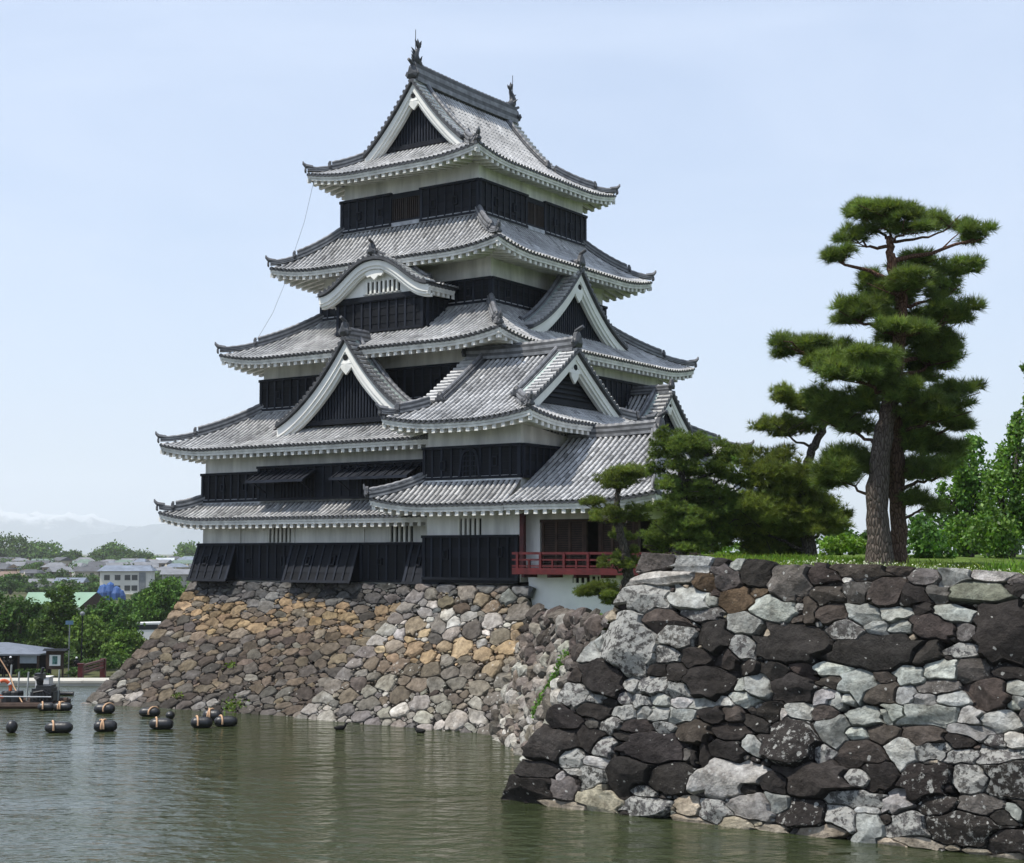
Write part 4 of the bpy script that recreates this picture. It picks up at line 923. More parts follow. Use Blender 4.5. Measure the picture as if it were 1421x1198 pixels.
for it in TABLE.split():
    a = it.split(','); c = a[4]; pre.append([float(a[0]), float(a[1]), float(a[2]) * 1.04, float(a[3]) * 1.06, rng.normal(0, .06), *jit(NC[c], .14, max(0, NL[c] + rng.normal(0, .06)), 1)])
def near_col(s, t):
    c = random.choice('ddbyymgdp'); return jit(NC[c], .2, NL[c], 1)
ledge = lambda t: 19.55 + 3.4 * t / SLn
sd = scatter(lambda s, t: s > ledge(t) + .1 and s < 41 and t < 6.5 - .047 * max(0, s - 23), 19.5, 41, .0, 6.5, lambda s, t: .42 if s > 33 else .2, .7, near_col, pre, 14000, dens=.9)
mbS = MB(); lay_stones(mbS, Pn, sd, 48, 13, .006, .6, cap=1.22, ang=(4, 7), jag=.010, sink=.5, edge=11, facets=4, rough=.5, bound=lambda x, t: (x > ledge(t) - .05) & (t < 6.62 - .045 * np.maximum(0, x - 23)))
mbS.build('boulders', M['rock'], wall)
# flank of the near wall and the low return wall of small stones
def Pf(s, t):
    q = np.asarray(t, float) / SLn; s = np.asarray(s, float); return np.stack([19.55 + 3.4 * q + .25 * s, YF + (YT - YF) * q + s, ZT * q], -1)
def flip(P): return lambda s, t: P(-np.asarray(s, float), t)
E2 = np.array([.7071, -.7071]); N2 = np.array([-.7071, -.7071])
RTOP = lambda u: 4.12 + .03 * np.asarray(u, float)
def Pr(s, t):
    s = np.asarray(s, float); q = np.asarray(t, float) / 4.7; b = 1.95 * np.clip(1 - q, -.2, 1.3)
    return np.stack([10.75 + E2[0] * s + N2[0] * b, -10.75 + E2[1] * s + N2[1] * b, -.3 + (RTOP(s) + .3) * q], -1)
def ret_col(s, t):
    q = t / 4.7
    c = random.choice([(.29, .28, .25), (.22, .205, .18), (.33, .32, .29), (.14, .122, .105), (.19, .165, .135)]) if q < .72 + .1 * math.sin(s) else random.choice([(.075, .062, .055), (.10, .085, .075), (.055, .048, .044), (.17, .155, .14)])
    return jit(c, .22, rng.uniform(.2, .5) if rng.random() < .4 else 0)
sd = scatter(lambda s, t: True, 0, 16.8, .02, 4.68, lambda s, t: .19, .6, ret_col, (), 16000, rot=.5)
mbS = MB(); lay_stones(mbS, Pr, sd, 13, 5, .012, .8, sink=.2)
mbS.build('return_stones', M['masonry'], wall)
cr_ = MB()
grid(cr_, lambda u, v: Pn(ledge(v) + .2 + u * (42 - ledge(v)), np.minimum(v, 6.22 - .047 * np.maximum(0, ledge(v) + u * (42 - ledge(v)) - 23))) + np.array([0, .3, -.12]), np.linspace(0, 1, 20), np.linspace(-.2, SLn - .1, 8))
grid(cr_, lambda u, v: Pf(-u, v) * [1, -1, 1] * 0 + Pf(u, v) + np.array([.22, .3, -.1]), np.linspace(0, 7, 6), np.linspace(-.2, SLn, 6))
grid(cr_, lambda u, v: Pr(u, v) + np.array([.12, .12, -.04]), np.linspace(-1, 17, 20), np.linspace(0, 4.7, 5))
cr_.build('earth_core', M['core'], wall)
off.done()

# ================================================================ GROUND, WATER
M['grass_ground'] = tinted('grass_ground', (.075, .115, .022), .5, 1.6, .95, .5, 30, .03, .1)
M['soil'] = tinted('soil', (.10, .085, .06), .4, .8, .95, .4, 10, .03, .1)
def TZ(x, y):   # terrace height in castle coordinates
    x = np.asarray(x, float); y = np.asarray(y, float)
    return 6.22 - .0443 * (np.clip(x, 20, 60) - 23) * np.clip(1 - (y + 23) / 30, 0, 1) + .08 * np.clip((y + 23.3) / 5, 0, 1)
g = MB()
xs = np.concatenate([np.linspace(0, 1, 40)]); ys = np.concatenate([np.linspace(-23.4, -10, 30), np.linspace(-9, 90, 20)])
def Pg(u, y):
    x0 = np.where(y < -8, 22.95 - (y + 23.4) / 15.4 * 3.9, 19.05); x = x0 + (90 - x0) * u ** 1.8
    return np.stack([x, y, TZ(x, y) + rng.normal(0, .025, len(x)) * (u > 0)], -1)
grid(g, Pg, xs, ys)
def Pg2(u, y):
    x1 = np.where(y < -8, 22.95 - (y + 23.4) / 15.4 * 3.9, 19.05); return np.stack([x1 - 1.6 * u, y, TZ(x1, y) * (1 - u) + 4.1 * u], -1)
grid(g, Pg2, np.linspace(0, 1, 5), ys)
terr = g.build('terrace', M['grass_ground']); terr.location = C0; terr.rotation_euler = (0, 0, ROTZ); tag(terr, kind='structure')
g = MB()
def Pg3(u, v):
    xa = 10.7 + .7071 * v * 17.2; ya = -10.7 - .7071 * v * 17.2
    xb = 10.7 + v * 11; yb = -9.5 - v * 12
    xb = 24.5 - 0 * v; yb = 4 - 26 * v
    return np.stack([xa + (xb - xa) * u, ya + (yb - ya) * u, 4.12 + .03 * 17.2 * v * (1 - u) - .02 + 0 * u], -1)
grid(g, Pg3, np.linspace(0, 1, 24), np.linspace(0, 1, 24))
yard = g.build('yard_ground', M['grass_ground']); yard.location = C0; yard.rotation_euler = (0, 0, ROTZ); tag(yard, kind='structure')

# terrain: one sheet to the horizon with the moat cut into it
def terrain(x, y):
    x = np.asarray(x, float); y = np.asarray(y, float)
    ss = lambda a, b, v: (lambda t: t * t * (3 - 2 * t))(np.clip((v - a) / (b - a), 0, 1))
    z = .12 - 4.0 * np.clip((y - 74) / 50, 0, 1) - 1.4 * ss(180, 330, y) + 4.9 * ss(430, 830, y) + 1.2 * np.sin(x * .011 + 1) * ss(400, 700, y)
    moat = (y < 72.5) & (y > -25)
    return np.where(moat, -2.2, z)
yl = np.concatenate([[-400, -60, -25.2, -24.8, 20, 60, 72.3, 72.6], np.linspace(76, 124, 8), np.linspace(140, 330, 10), np.linspace(360, 900, 22), [1100, 1600, 2600, 4500, 8000, 17500]])
xl = np.concatenate([[-11500, -6000, -3000, -1500, -900], np.linspace(-600, 300, 46), [500, 900, 1500, 3000, 6000, 11500]])
g = MB(); grid(g, lambda u, v: np.stack([u, v, terrain(u, v)], -1), xl, yl)
M['terrain'] = tinted('terrain_ground', (.07, .075, .035), .5, .03, .95, .3, 1.0, .1, .1)
tag(g.build('ground', M['terrain']), kind='structure')

m, n, l, b = new_mat('moat_water')
g_ = n.new('ShaderNodeNewGeometry')
def mapn(sx, sy, rz): 
    q = n.new('ShaderNodeMapping'); q.inputs['Scale'].default_value = (sx, sy, 1); q.inputs['Rotation'].default_value = (0, 0, rz); l.new(g_.outputs['Position'], q.inputs['Vector']); return q.outputs['Vector']
w1 = noise(n, l, 1.0, 3, mapn(1.15, 1.75, .12), .5); w2 = noise(n, l, 1.0, 3, mapn(5.2, 10.5, -.2), .55); w3 = noise(n, l, 1.0, 2, mapn(.10, .22, .3), .5)
ad = n.new('ShaderNodeMath'); ad.operation = 'MULTIPLY_ADD'; l.new(w2, ad.inputs[0]); ad.inputs[1].default_value = .10; l.new(w1, ad.inputs[2])
gate = ramp(n, l, w3, .35, .65, (.45, .45, .45, 1), (1, 1, 1, 1))
mu = n.new('ShaderNodeMath'); mu.operation = 'MULTIPLY'; l.new(ad.outputs[0], mu.inputs[0]); l.new(gate, mu.inputs[1])
bump(n, l, b, mu.outputs[0], 1.0, .22)
wc = ramp(n, l, w3, .3, .7, (.026, .034, .0145, 1), (.038, .047, .021, 1)); l.new(wc, b.inputs['Base Color'])
b.inputs['Roughness'].default_value = .06; b.inputs['IOR'].default_value = 1.333; b.inputs['Specular IOR Level'].default_value = .5
M['water'] = m
g = MB(); grid(g, lambda u, v: np.stack([u, v, 0 * u], -1), np.array([-700., -200, -60, 0, 60, 200, 700]), np.array([-24.9, 0., 20, 40, 60, 72.4]))
tag(g.build('water', M['water']), kind='structure')
# ================================================================ VEGETATION
M['needle'] = tinted('pine_needles', (.125, .172, .046), .34, .9, .6, 0, spec=.3, trans=.42)
M['leaf'] = tinted('broad_leaves', (.10, .19, .03), .35, .8, .5, 0, spec=.4, trans=.35)
M['far_leaf'] = tinted('far_leaves', (.085, .145, .036), .35, .25, .7, 0, spec=.2, trans=.2)
M['grass'] = tinted('grass_blades', (.13, .21, .03), .35, 1.5, .6, 0, spec=.3, trans=.4)
def bark_mat(name, base, red):
    m, n, l, b = new_mat(name)
    g = n.new('ShaderNodeNewGeometry'); q = n.new('ShaderNodeMapping'); q.inputs['Scale'].default_value = (15, 15, 4.5); l.new(g.outputs['Position'], q.inputs['Vector'])
    v = n.new('ShaderNodeTexVoronoi'); v.feature = 'DISTANCE_TO_EDGE'; v.inputs['Scale'].default_value = 1.0; l.new(q.outputs[0], v.inputs['Vector'])
    crk = ramp(n, l, v.outputs['Distance'], .0, .16, (.3, .27, .25, 1), (1, 1, 1, 1))
    at_ = n.new('ShaderNodeAttribute'); at_.attribute_name = 'tint'
    c = mixc(n, l, 1.0, mixc(n, l, noise(n, l, 3.5, 5), base + (1,), red + (1,)), crk, 'MULTIPLY'); c = mixc(n, l, 1.0, c, at_.outputs['Color'], 'MULTIPLY')
    sz_ = n.new('ShaderNodeSeparateXYZ'); l.new(g.outputs['Position'], sz_.inputs[0]); mz = n.new('ShaderNodeMapRange'); mz.inputs['From Min'].default_value = 9.5; mz.inputs['From Max'].default_value = 12.5; l.new(sz_.outputs['Z'], mz.inputs['Value'])
    c = mixc(n, l, mz.outputs[0], c, mixc(n, l, 1.0, crk, (.17, .095, .065, 1), 'MULTIPLY'))    # red pine: flaky orange bark high up
    l.new(c, b.inputs['Base Color']); b.inputs['Roughness'].default_value = .9; b.inputs['Specular IOR Level'].default_value = .15
    bump(n, l, b, v.outputs['Distance'], .9, .12); return m
M['bark'] = bark_mat('pine_bark', (.155, .13, .11), (.085, .068, .058))
M['red_bark'] = bark_mat('red_pine_bark', (.15, .09, .062), (.11, .078, .06))
M['grey_bark'] = bark_mat('grey_bark', (.11, .095, .08), (.08, .07, .06))
def unit(n):
    v = rng.normal(size=(n, 3)); return v / np.linalg.norm(v, axis=1)[:, None]
def needle_tufts(mb, c, d, L, k, w, tint):
    n = len(c); c = np.repeat(c, k, 0); d = np.repeat(d, k, 0); t = np.repeat(tint, k, 0)
    b = d * .75 + unit(n * k) * .75; b /= np.linalg.norm(b, axis=1)[:, None]; Lk = (np.repeat(np.broadcast_to(L, n), k) * rng.uniform(.65, 1.2, n * k))[:, None]
    s = np.cross(b, unit(n * k)); s /= np.maximum(np.linalg.norm(s, axis=1)[:, None], 1e-6)
    V = np.stack([c - s * w / 2, c + s * w / 2, c + b * Lk], 1).reshape(-1, 3)
    mb.add(V, np.arange(3 * n * k).reshape(-1, 3), np.repeat(t, 3, 0))
def leaf_cards(mb, c, size, tint, flat=.0):
    n = len(c); a = unit(n); a[:, 2] *= (1 - flat); a /= np.linalg.norm(a, axis=1)[:, None]; b = np.cross(a, unit(n)); b /= np.linalg.norm(b, axis=1)[:, None]
    sz = (np.broadcast_to(size, n) * rng.uniform(.6, 1.3, n))[:, None]
    V = np.stack([c - a * sz * .5, c + b * sz * .3, c + a * sz * .5, c - b * sz * .3], 1).reshape(-1, 3)
    mb.add(V, np.arange(4 * n).reshape(-1, 4), np.repeat(tint, 4, 0))
def tints(n, v=.25, warm=.12, top=None):
    g = np.clip(1 + rng.normal(0, v, n), .35, 1.9); y = np.clip(rng.normal(0, warm, n), -.2, .5)
    return np.stack([g * (1 + y), g * (1 + .4 * y), g * (1 - .5 * y), 0 * g], 1)
def pad_points(c, r, n, flat=.45):
    """points filling a flattened pad, denser towards its upper skin; returns points and outward directions"""
    u = unit(n); u[:, 2] = np.where(u[:, 2] < 0, u[:, 2] * flat, u[:, 2]); rad = rng.uniform(0, 1, n) ** .5 * rng.uniform(.9, 1.12, n)
    lump = 1 + .22 * np.sin(u[:, 0] * 5 + c[0] * 3) * np.cos(u[:, 1] * 5 + c[2] * 2)
    p = np.asarray(c) + u * np.asarray(r) * (rad * lump)[:, None]; d = u * .8 + np.array([0, 0, .55]); return p, d / np.linalg.norm(d, axis=1)[:, None]
def pine(name, depth, base_px, trunk_px, pads, label, group=None, cat='pine tree', bark='bark', bark2=None, tuft=.25, per=17, dens=62, w=.019, tint=(1, 1, 1), seed=1, second=None, ydeep=.78, vert=1.75):
    """pads: (px, py, rx, ry, dy) in photo pixels at the tree's distance, dy metres nearer/farther"""
    R0 = random.Random(seed); ppm = F_PX / depth
    b = at(*base_px, depth); root = empty(name, b, 0, label, cat, group); o = lambda p: p - b
    T = MB(); T2 = MB(); stems = []
    for k, (tp, mb_) in enumerate([(trunk_px, T)] + ([(second, T2)] if second else [])):
        P = np.array([at(x, y, depth + dy) - b for x, y, wd, dy in tp]); wd = np.array([q[2] / ppm / 2 for q in tp])
        t = np.linspace(0, 1, len(P)); tt = np.linspace(0, 1, len(P) * 5)
        Q = np.stack([np.interp(tt, t, P[:, i]) for i in range(3)], 1); Wd = np.interp(tt, t, wd)
        for _ in range(2): Q[1:-1] = .5 * Q[1:-1] + .25 * (Q[:-2] + Q[2:])
        Q[1:] += rng.normal(0, .02, (len(Q) - 1, 3)); Wd = Wd * (1 + rng.normal(0, .05, len(Wd))); Wd[0] *= 1.25
        Q[0, 2] -= .3
        tube(mb_, Q, Wd, 14); stems.append((Q, Wd))
    tr = T.build('trunk', M[bark], root, True)
    if second: T2.build('trunk', M[bark2 or bark], root, True)
    BR = MB(); CR = MB()
    Q, Wd = stems[0]
    for (px, py, rx, ry, dy) in pads:
        c = at(px, py, depth + dy) - b; rx, ry = rx / ppm * 1.1, ry / ppm * vert
        ry_d = rx * ydeep
        # branch from the trunk, leaving below the pad
        Qs = np.concatenate([q for q, _ in stems]); Ws = np.concatenate([q for _, q in stems])
        zt = c[2] - ry * .6 - .25 * np.hypot(c[0] - Qs[:, 0], 0); k = np.argmin(np.abs(Qs[:, 2] - zt) + .4 * np.hypot(c[0] - Qs[:, 0], c[1] - Qs[:, 1])); st = Qs[k]
        end = c + np.array([0, 0, -ry * .35]); mid = (st + end) / 2 + np.array([rng.normal(0, .12), rng.normal(0, .12), -.06 * np.linalg.norm(end - st) + rng.normal(0, .08)])
        L = np.linalg.norm(end - st); r0 = min(Ws[k] * .6, .03 + .028 * L)
        tt = np.linspace(0, 1, 9)[:, None]; B = (1 - tt) ** 2 * st + 2 * tt * (1 - tt) * mid + tt ** 2 * end; B[1:-1] += rng.normal(0, .035, (7, 3))
        tube(BR, B, np.linspace(r0, r0 * .4, 9), 6, caps=False)
        for _ in range(max(3, int(rx * 7))):
            e = c + np.array([rng.uniform(-1, 1) * rx * .85, rng.uniform(-1, 1) * ry_d * .85, rng.uniform(-.3, .3) * ry]); s0 = B[rng.integers(5, 9)]
            m_ = (s0 + e) / 2 + rng.normal(0, .06, 3); tube(BR, [s0, m_, e], [r0 * .36, r0 * .22, .012], 5, caps=False)
        # several lobes per pad so that the outline is uneven
        nl = max(8, int(rx * ry * 26)); 
        for _ in range(nl):
            a = rng.uniform(0, 6.28); q = rng.uniform(0, 1) ** .5 * .78; lc = c + np.array([math.cos(a) * rx * q, math.sin(a) * ry_d * q, rng.uniform(-.45, .5) * ry])
            lr = np.array([rng.uniform(.25, .45) * rx, rng.uniform(.25, .45) * ry_d, rng.uniform(.3, .55) * ry]); lr = np.maximum(lr, .12)
            n = int(dens * (lr[0] * lr[1] + lr[0] * lr[2] * 1.5) * 4) + 10
            p, d = pad_points(lc, lr, n)
            tn = tints(n, .22, .10) * np.array([*tint, 1]) * (rng.uniform(.82, 1.2)); needle_tufts(CR, p, d, tuft, per, w, tn)
    BR.build('branches', M[bark2 or bark], tr, True); CR.build('crown', M['needle'], root)
    return root
pine('pine_tree', 38.5, (1225, 775), [(1221, 775, 36, 0), (1215, 700, 29, 0), (1224, 614, 25, 0), (1236, 558, 22, 0), (1245, 502, 20, 0), (1255, 427, 17, 0), (1236, 366, 13, 0), (1234, 330, 8, 0)],
     [(1228, 290, 50, 15, 0), (1200, 296, 30, 14, .6), (1187, 326, 30, 13, .3), (1164, 357, 24, 12, -.2), (1262, 312, 42, 14, -.4), (1318, 309, 33, 14, .4), (1352, 326, 26, 12, 0), (1274, 365, 40, 9, .8), (1333, 373, 33, 11, .3),
      (1210, 394, 24, 16, .4), (1253, 392, 50, 15, -.7), (1308, 402, 25, 17, .2), (1186, 434, 48, 16, -.1), (1225, 440, 34, 14, .9), (1320, 436, 36, 22, .1), (1256, 455, 44, 12, -.9), (1316, 470, 34, 18, .4), (1112, 482, 42, 16, .2), (1150, 492, 40, 16, .5),
      (1182, 511, 64, 22, -.6), (1299, 492, 42, 26, .5), (1262, 520, 40, 18, .9), (1327, 544, 33, 14, .2), (1299, 567, 56, 22, -.2), (1327, 588, 30, 12, .4), (1173, 576, 44, 32, .5), (1265, 605, 44, 30, .9), (1178, 655, 46, 32, .6), (1299, 652, 36, 20, .1), (1285, 698, 34, 18, .5), (1310, 620, 34, 18, .7) , (1262, 470, 40, 14, .8), (1225, 545, 40, 16, 1.2), (1270, 548, 36, 16, -.6), (1265, 650, 30, 18, 1.0), (1240, 415, 46, 12, 1.0), (1290, 440, 36, 14, .9)],
     'tallest pine, with two trunks and layered crowns against the sky', bark='bark', bark2='red_bark', second=[(1246, 775, 26, .7), (1246, 690, 23, .7), (1244, 610, 20, .6), (1240, 555, 16, .2)], seed=3, vert=1.42)
pine('pine_tree', 43.5, (1122, 778), [(1124, 778, 22, 0), (1118, 735, 17, 0), (1117, 690, 15, 0), (1120, 637, 13, 0), (1136, 608, 10, 0), (1148, 580, 7, 0)],
     [(1107, 553, 38, 13, 0), (1125, 570, 30, 14, .5), (1090, 595, 42, 14, 0), (1062, 640, 38, 16, 0), (1100, 665, 44, 18, -.4), (1107, 692, 58, 22, .2), (1060, 722, 55, 24, 0), (1128, 725, 48, 18, -.3), (1075, 755, 50, 18, .3), (1165, 722, 30, 12, .2), (1030, 745, 26, 18, .4)],
     'smaller yellowish pine leaning at the left of the tallest pine', bark='grey_bark', tint=(1.12, 1.02, .95), seed=5, tuft=.2)
pine('garden_pine', 50.5, (860, 857), [(861, 857, 22, 0), (866, 825, 19, 0), (874, 798, 15, 0), (869, 771, 13, 0), (862, 745, 11, 0), (856, 718, 9, 0), (857, 688, 8, 0), (858, 668, 6, 0)],
     [(859, 664, 42, 14, 0), (831, 700, 24, 11, .2), (841, 716, 30, 10, -.3), (884, 713, 26, 11, .2), (852, 779, 24, 9, -.3), (874, 773, 18, 11, .2), (829, 817, 34, 12, 0), (845, 829, 26, 10, -.3), (862, 742, 22, 8, .8)],
     'small clipped pine with a leaning trunk before the white pavilion base', cat='garden pine', bark='grey_bark', seed=8, tuft=.11, dens=150, w=.014, tint=(1.1, 1.0, .9), ydeep=.8, vert=1.7)
pine('garden_pine', 43, (945, 780), [(948, 780, 20, 0), (946, 735, 15, 0), (950, 690, 12, 0), (945, 650, 9, 0), (935, 620, 6, 0)],
     [(924, 612, 28, 14, 0), (951, 634, 32, 22, -.3), (983, 621, 28, 15, .3), (1007, 637, 20, 15, .2), (1004, 657, 22, 12, -.2), (919, 641, 22, 18, .3), (951, 678, 46, 15, 0), (930, 704, 28, 12, -.5), (972, 699, 44, 20, .3), (1007, 692, 22, 14, 0), (930, 734, 38, 17, -.2), (946, 753, 50, 15, 0), (985, 735, 34, 18, .4), (905, 755, 16, 14, .2), (1028, 668, 26, 15, .3), (1018, 718, 34, 18, .2), (975, 655, 30, 14, .5), (960, 720, 36, 16, -.4), (1040, 700, 26, 16, .5)],
     'broad clipped pine in rounded tiers behind the wall top', cat='garden pine', bark='grey_bark', seed=9, tuft=.11, dens=130, w=.015, tint=(.95, .97, .9), ydeep=.8, vert=1.7)

def broadleaf(name, depth, base_px, blobs, label, n, leaf, mat='leaf', group=None, cat='tree', tint=(1, 1, 1), trunk=10, ydeep=.9, stem=True, kids=True, flat=0, spread=.5):
    """blobs: (px, py, rx, ry, dy)"""
    ppm = F_PX / depth; b = at(*base_px, depth); root = empty(name, b, 0, label, cat, group) if kids else None
    C_ = MB(); B_ = MB(); area = sum(q[2] * q[3] for q in blobs)
    for (px, py, rx, ry, dy) in blobs:
        c = at(px, py, depth + dy) - b; rr = np.array([rx / ppm, rx / ppm * ydeep, ry / ppm]); k = int(n * rx * ry / area) + 1
        nl = max(6, k // 26); u = unit(nl); lc = c + u * rr * (rng.uniform(.25, 1, nl) ** .5)[:, None] * .9
        q = rng.integers(0, nl, k); p = lc[q] + rng.normal(0, 1, (k, 3)) * rr * .13 + 0
        lt = rng.uniform(.7, 1.3, nl)[q]; t = tints(k, .2, .12) * np.array([*tint, 1]); t[:, :3] *= lt[:, None]
        leaf_cards(C_, p, leaf, t, flat)
        if stem:
            e = c; m_ = np.array([c[0] * .4, c[1] * .4, c[2] * .5]); tube(B_, [np.zeros(3) - [0, 0, .2], m_, e], [trunk / ppm / 2, trunk / ppm / 3, trunk / ppm / 8], 7, caps=False)
            for _ in range(7): tube(B_, [e * .75, e * .6 + lc[rng.integers(nl)] * .4, lc[rng.integers(nl)]], [trunk / ppm / 7, trunk / ppm / 10, .01], 5, caps=False)
    if not kids:
        o = C_.build(name, M[mat]); o.location = b; return tag(o, label, cat, group)
    if stem: B_.build('trunk', M['grey_bark'], root, True)
    C_.build('crown', M[mat], root); return root
broadleaf('broadleaf_tree', 50, (1398, 790), [(1392, 690, 34, 60, 0), (1408, 640, 26, 44, .4), (1415, 600, 18, 30, 0), (1380, 740, 40, 40, -.5), (1430, 700, 30, 70, 0)], 'light green leafy tree at the right edge beside the tallest pine', 9000, .16, trunk=12)
broadleaf('broadleaf_tree', 56, (1345, 785), [(1338, 660, 26, 46, 0), (1350, 625, 20, 26, .4), (1322, 690, 24, 34, 0), (1358, 690, 26, 50, 0), (1340, 740, 40, 34, -.5)], 'light green leafy tree partly behind the lower crowns of the tallest pine', 7000, .17, tint=(1.0, 1.05, .9), trunk=12)
broadleaf('bush', 47, (1282, 788), [(1282, 745, 26, 30, 0), (1300, 760, 26, 22, -.4), (1270, 765, 20, 18, .3)], 'dark green bush right of the tall pine trunks', 2600, .14, cat='bush', tint=(.6, .72, .7), stem=False)
broadleaf('bush', 50, (1172, 788), [(1165, 756, 24, 16, 0), (1188, 758, 22, 14, .4), (1150, 765, 18, 12, 0)], 'yellow green bush seen left of the tall pine trunks', 2000, .13, cat='bush', tint=(1.35, 1.25, .8), stem=False)
broadleaf('bush', 46, (1005, 790), [(1000, 748, 16, 24, 0), (1016, 765, 26, 15, -.3), (990, 765, 16, 15, .3), (1045, 768, 22, 10, -.2)], 'bright green bush beside the broad clipped pine', 1500, .11, cat='bush', tint=(1.15, 1.25, .8), stem=False)
broadleaf('bush', 58, (1025, 700), [(1015, 632, 16, 12, 0), (1030, 640, 14, 14, .5), (1040, 655, 14, 14, .5)], 'pale green treetop showing above the broad clipped pine', 900, .14, cat='treetop', tint=(1.2, 1.2, .9), stem=False)
tw = broadleaf('broadleaf_tree', 44, (1440, 790), [(1427, 515, 13, 20, 0), (1440, 580, 22, 70, 0), (1445, 700, 25, 60, 0)], 'leafy branch tip entering at the right edge of the sky', 1500, .14, tint=(1.1, 1.1, .9), trunk=6)
broadleaf('background_tree', 78, (1090, 790), [(1075, 748, 30, 22, 0), (1110, 742, 26, 24, .6), (1050, 755, 24, 18, 0)], 'dull green tree in the gap left of the smaller pine trunk', 2600, .24, 'far_leaf', cat='tree', tint=(.7, .85, .75), trunk=6)
broadleaf('background_tree', 84, (1175, 790), [(1160, 750, 30, 22, 0), (1195, 755, 30, 18, .6), (1215, 745, 20, 18, 0)], 'dull green tree far behind the two pine trunks', 2600, .26, 'far_leaf', cat='tree', tint=(.85, 1.0, .8), trunk=6)
broadleaf('background_tree', 74, (1300, 790), [(1290, 735, 34, 30, 0), (1330, 745, 36, 30, .6), (1370, 745, 36, 34, 0), (1410, 750, 40, 30, 0)], 'dark leafy mass of a tree behind the right hand leafy trees', 4200, .26, 'far_leaf', cat='tree', tint=(.6, .75, .7), trunk=8)
# tall weeds and grass along the wall top
def blades(mb, pts, h, w, lean, tint):
    n = len(pts); a = rng.uniform(0, 6.28, n); s = np.stack([np.cos(a), np.sin(a), 0 * a], 1) * (w / 2); ln = rng.normal(0, 1, (n, 3)) * lean; ln[:, 2] = 0
    hh = (np.broadcast_to(h, n) * rng.uniform(.5, 1.25, n))[:, None]; up = np.array([0, 0, 1.0])
    V = np.stack([pts - s, pts + s, pts + s * .7 + up * hh * .6 + ln * hh * .35, pts + up * hh + ln * hh, pts - s * .7 + up * hh * .6 + ln * hh * .35], 1).reshape(-1, 3)
    mb.add(V, np.arange(5 * n).reshape(-1, 5), np.repeat(tint, 5, 0))
g = MB(); n = 16000
x = rng.uniform(22.9, 43, n); y = -23.45 + rng.uniform(0, 1, n) ** 1.7 * 6
hgt = .07 + .08 * np.clip((y + 23.2) / 2, 0, 1) + .08 * (rng.random(n) < .1)
wob = .5 + .5 * np.sin(x * 1.7) * np.sin(y * 2.1 + x)
blades(g, np.stack([x, y, TZ(x, y) - .02], 1), hgt * (.6 + .7 * wob), .022, .45, tints(n, .3, .2) * np.array([1.1, 1.0, .8, 1]))
n = 1500; x = rng.uniform(10.8, 22.6, n); d = rng.uniform(.1, 1.6, n) ** 1; y = -.0 - x + d * 1.41 + .15
blades(g, np.stack([x, y, 4.12 + .03 * (x - 10.75) * 1.41 * np.clip(1 - d / 3, 0, 1) - .03], 1), .16, .025, .4, tints(n, .3, .2))
gr = g.build('grass', M['grass']); gr.location = C0; gr.rotation_euler = (0, 0, ROTZ); tag(gr, 'short grass along the top edge of the moat wall', 'grass', kind='stuff')
g = MB(); n = 900; x = rng.uniform(26.5, 37, n); y = -23.3 + rng.uniform(0, 1, n) ** 1.6 * 2.6
c = np.stack([x, y, TZ(x, y) + rng.uniform(.08, .17, n)], 1); leaf_cards(g, c, .055, np.tile([1, 1, .95, 0], (n, 1)))
M['clover'] = tinted('clover_flower', (.62, .64, .52), .15, 4, .8, 0, trans=.2)
gr = g.build('clover_flowers', M['clover']); gr.location = C0; gr.rotation_euler = (0, 0, ROTZ); tag(gr, 'white clover flowers scattered in the grass', 'clover', kind='stuff')
g = MB(); n = 5200; x = np.concatenate([rng.uniform(24.2, 27.2, 1500), rng.uniform(31.2, 43, 3700)]); y = np.concatenate([rng.uniform(-21.5, -17, 1500), rng.uniform(-22.3, -17.5, 3700)])
blades(g, np.stack([x, y, TZ(x, y) - .02], 1), np.where(x < 28, .15, .36), .04, .3, tints(n, .3, .12) * np.array([.8, .95, .7, 1]))
gr = g.build('tall_weeds', M['grass']); gr.location = C0; gr.rotation_euler = (0, 0, ROTZ); tag(gr, 'tall leafy weeds behind the grass of the wall top', 'weeds', kind='stuff')
# a tongue of green creeping down the joint of the low return wall
g = MB(); n = 700; u = rng.uniform(0, 1, n); s = 8.6 + rng.normal(0, .12, n) + 1.6 * u * 0; t = 1.5 + 2.1 * u
P = Pr(s + (u - .5) * 1.2, t) + np.array([-.08, -.10, .03]); leaf_cards(g, P + rng.normal(0, .05, (n, 3)), .10, tints(n, .25, .1) * np.array([.9, 1.05, .7, 1]))
gr = g.build('creeper', M['leaf']); gr.location = C0; gr.rotation_euler = (0, 0, ROTZ); tag(gr, 'green weeds growing down the slanting joint of the return wall', 'weeds', kind='stuff')
g = MB()
for (s, t, k, r_) in ((-1.6, .9, 130, .3), (-4.8, 1.2, 40, .15), (-3.4, 3.0, 40, .16)):
    P = Pk(s + rng.normal(0, r_, k), np.maximum(.45, t + rng.normal(0, r_ * .7, k))) + np.array([0, -.12, .05]); leaf_cards(g, P, .13, tints(k, .25, .2) * np.array([1.0, .85, .6, 1]))
gr = g.build('wall_weeds', M['leaf']); gr.location = C0; gr.rotation_euler = (0, 0, ROTZ); tag(gr, 'olive weeds sprouting between stones of the keep base', 'weeds', kind='stuff')
